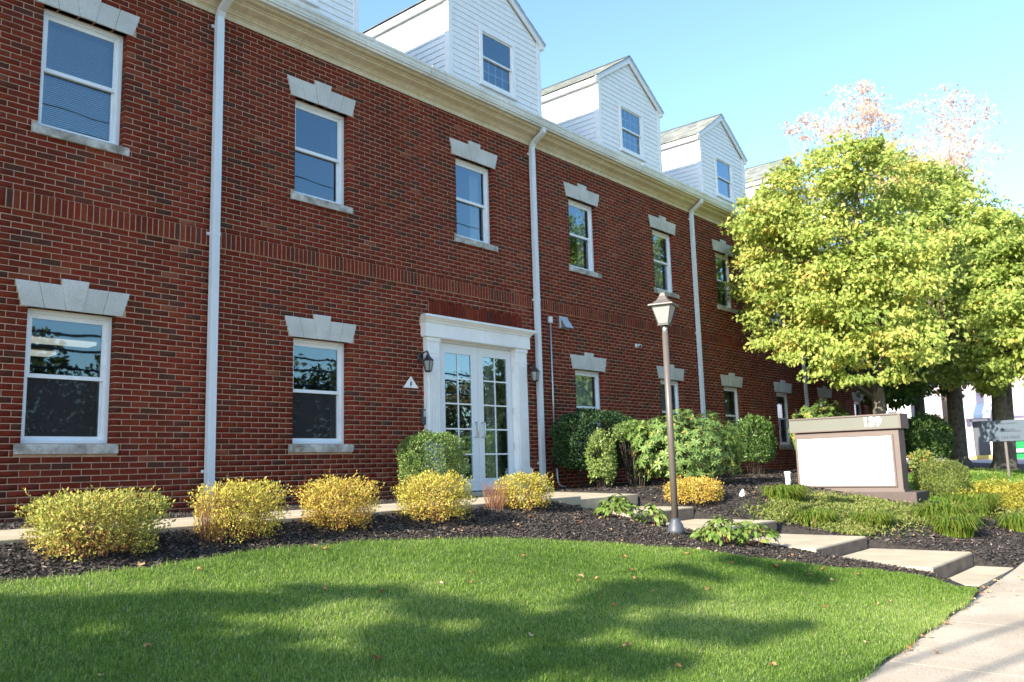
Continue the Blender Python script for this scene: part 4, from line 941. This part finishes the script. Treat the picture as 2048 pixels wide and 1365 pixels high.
# ------------------------------------------------------------------ trees
def limb_path(a, b, n=6, sag=.25):
    a = Vector(a); b = Vector(b); out = []; off = Vector((rnd.uniform(-1, 1), rnd.uniform(-1, 1), rnd.uniform(-.2, .6)))*(b-a).length*.09
    for i in range(n+1):
        t = i/n; p = a.lerp(b, t)+off*math.sin(math.pi*t)+Vector((rnd.uniform(-1, 1), rnd.uniform(-1, 1), rnd.uniform(-1, 1)))*(b-a).length*.016
        p.z += sag*(b-a).length*.25*math.sin(math.pi*t); out.append(p)
    return out
def tree(label, base, r0, blobs, nleaf, lsize, m, fork=1.7, group=None, name='tree', clump=(.24, .46), tonemu=.5, extra_trunks=(), sparse=1, twigs=3, bark='bark'):
    zb_ = float(G(base[0], base[1])) if base[0] < 30 else -.35
    t = thing(name, label, 'tree', (base[0], base[1], zb_), group=group); O = Vector((base[0], base[1], zb_))
    q = MB(); top = Vector((rnd.uniform(-.1, .1), rnd.uniform(-.1, .1), fork))
    q.tube([(0, 0, -.1), (0, 0, .04), (.0, .01, .22), (top.x*.5, top.y*.5, fork*.5), tuple(top), tuple(top+Vector((0, 0, .5)))], [r0*2.1, r0*1.55, r0*1.08, r0, r0*.92, r0*.6], 12)
    for ex in extra_trunks: q.tube([(ex[0], ex[1], -.1), (ex[0]*1.2, ex[1]*1.2, .3), (ex[0]*1.9, ex[1]*1.9, fork+.6)], [r0*.8, r0*.6, r0*.45], 9)
    q.build('trunk', MT[bark], t, smooth=True)
    br = MB(); Cs = []
    tot = sum(b[3]**2 for b in blobs)
    for bx, by, bz, br_ in blobs:
        c_ = Vector((bx, by, bz))-O; st = top+Vector((0, 0, rnd.uniform(-.3, .35)))
        pth = limb_path(st, c_, 7); L = (c_-st).length; ra = max(.02, r0*.30*min(1.2, br_)+.01)
        br.tube(pth, [ra*(1-.75*i/7) for i in range(8)], 7)
        for s in range(int(twigs+br_*4)):
            e_ = c_+Vector(tuple(rand_dir(1)[0]))*br_*.85; s0 = pth[rnd.randint(3, 7)]
            br.tube(limb_path(s0, e_, 3, .1), [ra*.35, ra*.25, ra*.16, ra*.08], 4, caps=False)
        nc = max(5, int(42*br_**2*sparse)) ; share = br_**2/tot
        for k in range(nc):
            dd = rand_dir(1)[0]; rr = br_*(.55+.5*rnd.random()) if rnd.random() < .8 else br_*rnd.random()*.6
            Cs.append((np.array(c_)+dd*rr*np.array([1, 1, .92]), br_*rnd.uniform(*clump)*(.6+.4/max(br_, .5)), nleaf*share/nc))
    br.build('branches', MT[bark], t, smooth=True)
    PP = []; NN = []
    for cc, cr, nn in Cs:
        nn = max(4, int(nn*rnd.uniform(.6, 1.4))); g = rng.normal(size=(nn, 3))*cr*np.array([.52, .52, .20]); PP.append(cc+g); NN.append(np.repeat(rnd.gauss(0, .13), nn))
    Pp = np.concatenate(PP); ct = np.concatenate(NN); n = len(Pp)
    out = unit(Pp-np.array([0, 0, (np.mean([b[2] for b in blobs])-zb_)]))
    D = unit(rand_dir(n)*.8+out*.5+np.array([0, 0, -.35])); N = unit(rand_dir(n)*.6+np.array([-.4, -.08, .55])+out*.3)
    V = leaves(Pp, D, N, lsize*rng.uniform(.6, 1.25, n), .62, .3)
    fast('crown', V, LF, np.clip(rng.normal(tonemu, .16, n)+ct, 0, 1), m, t)
    return t
A = [(19.4, -2.05, 6.73, 0.5), (19.2, -1.78, 6.19, 0.54), (18.8, -1.23, 5.67, 0.48), (18.93, -1.83, 4.6, 1.17), (18.19, -1.86, 5.4, 0.69), (19.15, -2.55, 5.7, 1.04), (18.33, -3.77, 6.03, 0.92), (18.09, -4.31, 6.38, 0.47), (19.02, -2.91, 6.66, 0.46), (20.47, -3.97, 6.15, 0.93), (19.72, -1.9, 3.5, 1.13), (20.04, -0.95, 4.33, 0.80), (18.91, -3.45, 4.53, 1.33), (19.35, -3.19, 3.27, 1.35), (18.67, -3.21, 2.08, 0.65), (18.84, -4.23, 2.42, 0.95), (18.2, -2.1, 2.5, 0.5), (18.9, -4.46, 4.12, 1.07), (20.5, -2.1, 2.1, 0.34), (20.22, -0.6, 3.91, 0.42), (20.16, -0.6, 5.35, 0.45)]
Bb = [(26.5, -4.34, 6.88, 0.86), (25.0, -5.16, 5.69, 0.8), (26.96, -3.58, 7.77, 0.89), (25.02, -3.29, 6.36, 1.12), (25.7, -3.99, 6.06, 1.26), (26.41, -4.59, 5.93, 0.84), (26.37, -3.3, 4.7, 1.59), (26.57, -4.26, 4.29, 1.27), (27.22, -2.67, 3.24, 1.2), (24.68, -3.99, 2.2, 0.79), (26.34, -2.29, 2.47, 0.73)]
Cc = [(23.6, -5.99, 4.13, 1.0), (24.2, -4.93, 4.66, 0.95), (24.0, -5.42, 3.52, 0.87), (24.6, -5.7, 5.5, 0.6), (23.34, -5.63, 4.4, 0.73), (23.01, -6.1, 4.76, 0.54), (22.36, -6.23, 3.44, 0.91), (22.95, -5.37, 3.16, 0.84), (22.18, -5.94, 2.3, 0.8), (23.87, -5.0, 2.42, 0.75), (23.73, -4.75, 1.81, 0.44), (23.1, -6.32, 2.57, 0.93)]
GT = 'street trees right of the building'
tree('large yellow-green tree whose crown hides the far end of the brick facade', (20, -3.4), .15, A, 42000, .115, LM['tree'], group=GT, tonemu=.55)
tree('yellow-green tree with a thick flared trunk beside the dark globe shrub', (25.9, -3.6), .21, Bb, 28000, .14, LM['tree'], group=GT, tonemu=.45, extra_trunks=((.12, -.05),), fork=2.2)
tree('green forked tree standing behind the grey banner at the right edge', (24.6, -4.88), .20, Cc, 24000, .13, LM['tree'], group=GT, tonemu=.42, extra_trunks=((.05, -.16),), fork=1.9)
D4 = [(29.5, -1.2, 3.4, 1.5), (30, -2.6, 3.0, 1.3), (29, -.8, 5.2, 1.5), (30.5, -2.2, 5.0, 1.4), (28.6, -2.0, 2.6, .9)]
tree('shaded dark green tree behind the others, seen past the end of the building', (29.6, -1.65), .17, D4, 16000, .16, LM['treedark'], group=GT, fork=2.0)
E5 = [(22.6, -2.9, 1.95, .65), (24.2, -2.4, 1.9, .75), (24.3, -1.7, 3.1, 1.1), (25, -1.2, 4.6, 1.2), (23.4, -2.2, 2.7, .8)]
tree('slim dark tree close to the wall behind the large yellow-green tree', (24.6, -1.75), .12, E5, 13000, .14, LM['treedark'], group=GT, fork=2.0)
Wp = [(43.8, 4.04, 17.58, 1.82), (47.45, 6.91, 18.66, 1.15), (45.43, 3.07, 17.24, 1.58), (45.59, 7.37, 18.25, 0.84), (44.59, 3.66, 19.09, 0.66)]
Wq = [(47.29, 0.58, 17.62, 1.57), (47.09, -0.82, 16.86, 1.53), (45.05, -0.81, 14.45, 1.47), (44.48, 0.57, 15.18, 1.24), (42.97, -0.57, 13.71, 1.41)]
Wr = [(41, 1.2, 13.0, 1.5), (41.5, .2, 12.2, 1.3)]
tree('tall sparse pinkish orange tree rising behind the crown on the left', (45, 5), .2, Wp, 2300, .19, LM['wisp'], name='autumn_tree', bark='palebark', fork=8, sparse=.35, twigs=9, group='tall thin autumn trees far behind')
tree('tall sparse pinkish tree rising behind the crowns on the right', (46, 1.2), .2, Wq, 2000, .19, LM['wisp'], name='autumn_tree', bark='palebark', fork=7, sparse=.35, twigs=10, group='tall thin autumn trees far behind')
tree('pale yellow tree top between the green crowns and the thin pinkish trees', (41.5, 1.7), .17, Wr, 4200, .22, LM['wisp2'], name='autumn_tree', bark='palebark', fork=6)
# trees off to the left whose shadows fall on the lawn
ST = 'trees left of the lawn that shade it'
SA = [(-7.63, -3.92, 4.11, 0.3), (-6.89, -4.09, 3.87, 0.3), (-7.31, -4.0, 4.33, 0.18), (-6.75, -4.26, 4.17, 0.15), (-6.7, -4.36, 4.35, 0.2), (-8.04, -4.42, 5.24, 0.18), (-8.17, -4.93, 5.24, 0.25), (-6.19, -5.04, 4.43, 0.2), (-7.58, -5.12, 4.59, 0.22), (-7.06, -5.23, 6.2, 0.2), (-6.67, -5.19, 6.47, 0.16), (-7.48, -5.01, 4.07, 0.3), (-8.13, -4.76, 4.23, 0.3), (-6.12, -4.65, 3.06, 0.3), (-7.07, -4.55, 3.93, 0.2), (-6.47, -4.78, 3.87, 0.15), (-6.09, -4.36, 3.22, 0.2)]
SB = [(-7.64, -5.42, 5.09, 0.28), (-5.81, -5.57, 4.41, 0.28), (-7.07, -5.33, 5.49, 0.28), (-6.19, -5.44, 5.25, 0.26), (-7.84, -5.51, 7.06, 0.18), (-6.68, -5.91, 6.41, 0.14), (-6.12, -5.94, 4.74, 0.26), (-6.94, -6.2, 5.32, 0.22), (-6.42, -6.34, 5.3, 0.14), (-6.59, -5.9, 4.39, 0.25), (-8.05, -6.16, 5.26, 0.18), (-6.38, -5.58, 3.97, 0.3), (-6.78, -5.37, 3.92, 0.3)]
tree('tree standing left of the lawn nearest the building, casting dappled shade', (-7.2, -4.7), .09, SA, 9000, .11, LM['tree'], group=ST, twigs=1)
tree('tree standing left of the lawn nearest the street, casting dappled shade', (-7.0, -5.8), .09, SB, 7500, .11, LM['tree'], group=ST, twigs=1)
# foliage across the street, mirrored in the windows
def treeline():
    q = []; tn = []
    for (x, y, h, r) in [(8, -31, 7.5, 3.5), (14, -33, 8.5, 4), (20, -30, 7.8, 3.6), (26, -32, 8.8, 4), (32, -31, 7.4, 3.6), (38, -32, 6.4, 3.5), (45, -33, 7.5, 4), (53, -32, 9, 5),
                         (33, -17, 7.5, 3.0), (42, -18, 9.0, 3.4), (52, -19, 15, 5), (62, -18, 14, 5), (74, -18, 13, 6), (90, -20, 13, 7)]:
        n = int(1500*r); d = rand_dir(n); rr = (.6+.4*rng.random(n))[:, None]
        c_ = np.array([x, y, h*.5-1]); P_ = c_+d*rr*np.array([r, r, h*.52])*(1+.18*np.sin(d[:, :1]*9+x)*np.sin(d[:, 2:]*8)); q.append(P_); tn.append(rng.normal(.35+.3*math.sin(x*1.3), .15, n))
    Pp = np.concatenate(q); n = len(Pp); V = leaves(Pp, rand_dir(n), rand_dir(n), .30*rng.uniform(.6, 1.4, n), .7)
    return tag(fast('distant_treeline', V, LF, np.clip(np.concatenate(tn), 0, 1), LM['far']), 'autumn trees across the street, seen mirrored in the windows', kind='stuff')
treeline()

# overhead wires: their shadows cross the pavement and they mirror in the windows
def wire(name, a, b, sag, r, label):
    q = MB(); pts = [(a[0]+(b[0]-a[0])*t, a[1]+(b[1]-a[1])*t, a[2]+(b[2]-a[2])*t-sag*4*t*(1-t)) for t in [i/40 for i in range(41)]]
    o = q.tube(pts, r, 6).build(name, MT['black']); tag(o, label, 'wire'); return o
kx = 12.5; 
for dy, lab in ((0, 'upper overhead service wire whose shadow crosses the pavement'), (-.24-.26, 'lower overhead service wire whose shadow crosses the pavement')):
    cx, cy, cz = 6.9-kx, -7.8+dy+kx*.028, -1.41+kx*.505+.3
    wire('overhead_wire', (cx-16, cy+16*.257, cz+.3), (cx+16, cy-16*.257, cz+.3), .3, .032, lab)
for y, z_, r, lab in ((-11.2, 9.2, .016, 'upper utility wire along the street'), (-11.2, 8.7, .016, 'lower utility wire along the street'),
                   (-25, 5.9, .05, 'thick cable over the far side of the street, top one'), (-25, 5.3, .06, 'thick cable over the far side of the street, middle one'), (-25, 4.55, .05, 'thick cable over the far side of the street, lowest one')):
    wire('utility_wire', (-40, y, z_+.5), (110, y, z_+.5), .8, r, lab)

# ------------------------------------------------------------------ things far right: pink building, banner, dumpster, houses
pb = thing('pink_building', 'sunlit pale pink stucco building with a dark glass door beyond the trees', 'building', (52, 0, -.33))
def px_(x0, x1, y0, y1, z0, z1): return MB().box(x0-52, x1-52, y0, y1, z0+.33, z1+.33)
q = MB()
for (y0, y1, z0, z1) in ((-14, .78, 0, 6.6), (1.72, 3.5, 0, 6.6), (.78, 1.72, 2.15, 6.6)): q.box(.0, 12, y0, y1, z0, z1)
q.build('wall', MT['pink'], pb)
px_(52.08, 52.13, .86, 1.64, -.25, 1.72).build('door', MT['postbase'], pb); px_(52.0-.02, 52.06, .78, .86, -.33, 1.82).build('door_jamb', MT['white'], pb); px_(51.98, 52.06, 1.64, 1.72, -.33, 1.82).build('door_jamb', MT['white'], pb)
px_(51.98, 52.06, .78, 1.72, 1.72, 1.82).build('door_head', MT['white'], pb)
px_(51.5, 51.98, .72, 1.75, -.33, -.12).build('door_step', MT['yellowc'], pb)
MB().poly([(-.9, .55, 2.35), (-.9, 1.95, 2.35), (0, 1.95, 3.0), (0, .55, 3.0), (-.9, .55, 2.2), (-.9, 1.95, 2.2)], [(0, 1, 2, 3), (0, 4, 5, 1), (1, 5, 2), (0, 3, 4)]).build('awning', mat('pale blue awning', (.5, .6, .72), .7), pb)
px_(51.9, 64.2, -14.2, 3.7, 6.27, 6.5).build('parapet', MT['pink'], pb)
db = thing('dumpster', 'green dumpster beside the pink building at the right edge', 'dumpster', (49.5, -.95, -.45))
MB().poly([(-.6, -.9, .12), (.6, -.9, .12), (.7, .7, .12), (-.6, .7, .12), (-.8, -1, 1.0), (.8, -1, 1.0), (.8, .8, 1.0), (-.8, .8, 1.0)], [(0, 3, 2, 1), (4, 5, 6, 7), (0, 1, 5, 4), (1, 2, 6, 5), (2, 3, 7, 6), (3, 0, 4, 7)]).build('bin', MT['dgreen'], db)
MB().box(-.85, .85, -1.05, .85, 1.0, 1.07).build('lid', MT['black'], db)
MB().box(-.83, -.80, -.5, .3, .45, .6).build('label_plate', MT['white'], db)
BX, BY = 21.6, -5.55; BZ = float(G(BX, BY))
bn = thing('banner_sign', 'grey-blue banner sign on a thin post under the trees at the right edge', 'sign', (BX, BY, BZ)); bn.scale = (1, .92, .98)
MB().box(.0, .05, -.025, .025, -.1, .85).build('post', MT['bronze'], bn)
MB().box(-.03, -.002, -.46, .46, .84, 1.31).build('board', MT['banner'], bn)
RB = (math.pi/2, 0, -math.pi/2)
text('W', .19, MT['navy'], bn, (-.033, .22, 1.09), RB, 'logo'); MB().box(-.034, -.0305, -.36, .10, 1.05, 1.065).build('underline', MT['navy'], bn)
text('indows', .10, MT['navy'], bn, (-.033, -.10, 1.10), RB); text('Home Improvement', .07, MT['navy'], bn, (-.033, 0, 1.24), RB); text('(248) 254-9000', .105, MT['navy'], bn, (-.033, 0, .92), RB)
# pale houses far behind the trees
for x, y, w_, h_, lab in ((92, 17.5, 9, 6.2, 'pale house far behind the trees, next to the end of the brick building'), (88, 8.0, 8, 5.6, 'white house far behind the trees, beside the pink building')):
    ho = thing('white_house', lab, 'house', (x, y, -.4))
    b = MB(); b.box(0, 9, -w_/2, w_/2, 0, h_); b.build('wall', MT['pink'] if y < 10 else MT['siding'], ho)
    MB().prism_x([(-w_/2-.4, h_), (w_/2+.4, h_), (0, h_+2.6)], -.3, 9.3).build('roof', MT['shingle'], ho)
    for yy in (-2.6, 0, 2.6):
        for zz in (1.0, 3.6):
            f = MB().box(-.06, 0, yy-.55, yy+.55, zz, zz+1.4).build('window', MT['white'], ho); MB().box(-.09, -.062, yy-.45, yy+.45, zz+.1, zz+1.3).build('pane', MT['postbase'], f)
up = thing('utility_pole', 'tan utility pole between the far houses and the pink building', 'pole', (40, 0.03, -.35))
MB().tube([(0, 0, 0), (0, 0, 9)], [.13, .10], 10).build('pole', mat('tan pole wood', (.45, .30, .20), .9), up, smooth=True); MB().box(-.06, .06, -1.1, 1.1, 8.2, 8.32).build('crossarm', MT['bronze'], up)
# small things in the bed
q = thing('pvc_pipe_stub', 'white capped pipe stub in the mulch at the left edge of the sign', 'pipe', (15.0, -3.28, float(G(15, -3.28))))
MB().tube([(0, 0, -.02), (0, 0, .2)], .045, 12).build('pipe', MT['white'], q, smooth=True); MB().tube([(0, 0, .2), (0, 0, .24)], .055, 12).build('pipe_cap', MT['white'], q)
rk = MB().lathe([(.04, -.02), (.065, .02), (.05, .08), (.028, .13), (.01, .15)], 7, tone=.5).build('pale_rock', MT['signwhite']); rk.scale = (.65, .65, .75); rk.location = (12.55, -3.55, float(G(12.55, -3.55))); rk.rotation_euler = (.25, .1, .4)
tag(rk, 'pale pointed rock in the mulch left of the daylily clump', 'rock')
# fallen leaves
fl_mesh = []
for k in range(6):
    b = MB(); n = 9; pts = [(0, 0, .004)]
    for j in range(n):
        a = 2*math.pi*j/n; r = .028*(1.15 if j % 2 else .7)*rnd.uniform(.85, 1.15); pts.append((r*math.cos(a), r*math.sin(a)*.8, .006+.010*math.sin(a*2+k)))
    b.poly(pts, [(0, j+1, (j+1) % n+1) for j in range(n)], [.05, .25, .45, .6, .8, .95][k]); fl_mesh.append(b.mesh('fallen_leaf', LM['fallen']))
def scatter(n, f, label, group, lift):
    for i in range(n):
        x, y = f(); o = link('fallen_leaf', fl_mesh[rnd.randint(0, 5)]); s = rnd.uniform(.55, 1.25)
        o.location = (x, y, float(G(x, y))+lift); o.rotation_euler = (rnd.uniform(-.4, .4), rnd.uniform(-.4, .4), rnd.uniform(0, 6.28)); o.scale = (s, s, s); tag(o, label, 'leaf', group)
def on_lawn():
    while True:
        x = rnd.uniform(2, 9.2); y = rnd.uniform(-7.3, -3.7)
        if y < lawn_up(x)-.05 and rnd.random() < .25+x/10: return x, y
scatter(42, on_lawn, 'small dry leaf lying on the lawn', 'fallen leaves on the lawn', .045)
scatter(26, lambda: (rnd.uniform(6.5, 10.5), -7.47-abs(rnd.gauss(0, .07))), 'dry leaf against the pavement edge', 'fallen leaves along the pavement edge', .012)
scatter(9, lambda: (rnd.uniform(6.5, 12), rnd.uniform(-8.8, -7.6)), 'dry leaf lying on the pavement', 'fallen leaves on the pavement', .01)
def in_bed():
    while True:
        x = rnd.uniform(2.5, 14); y = rnd.uniform(-7, -2.95)
        if y > lawn_up(x)+.05 if x < 9.27 else (x > 11.5): return x, y
scatter(60, in_bed, 'dry leaf lying on the dark mulch', 'fallen leaves on the mulch', .016)
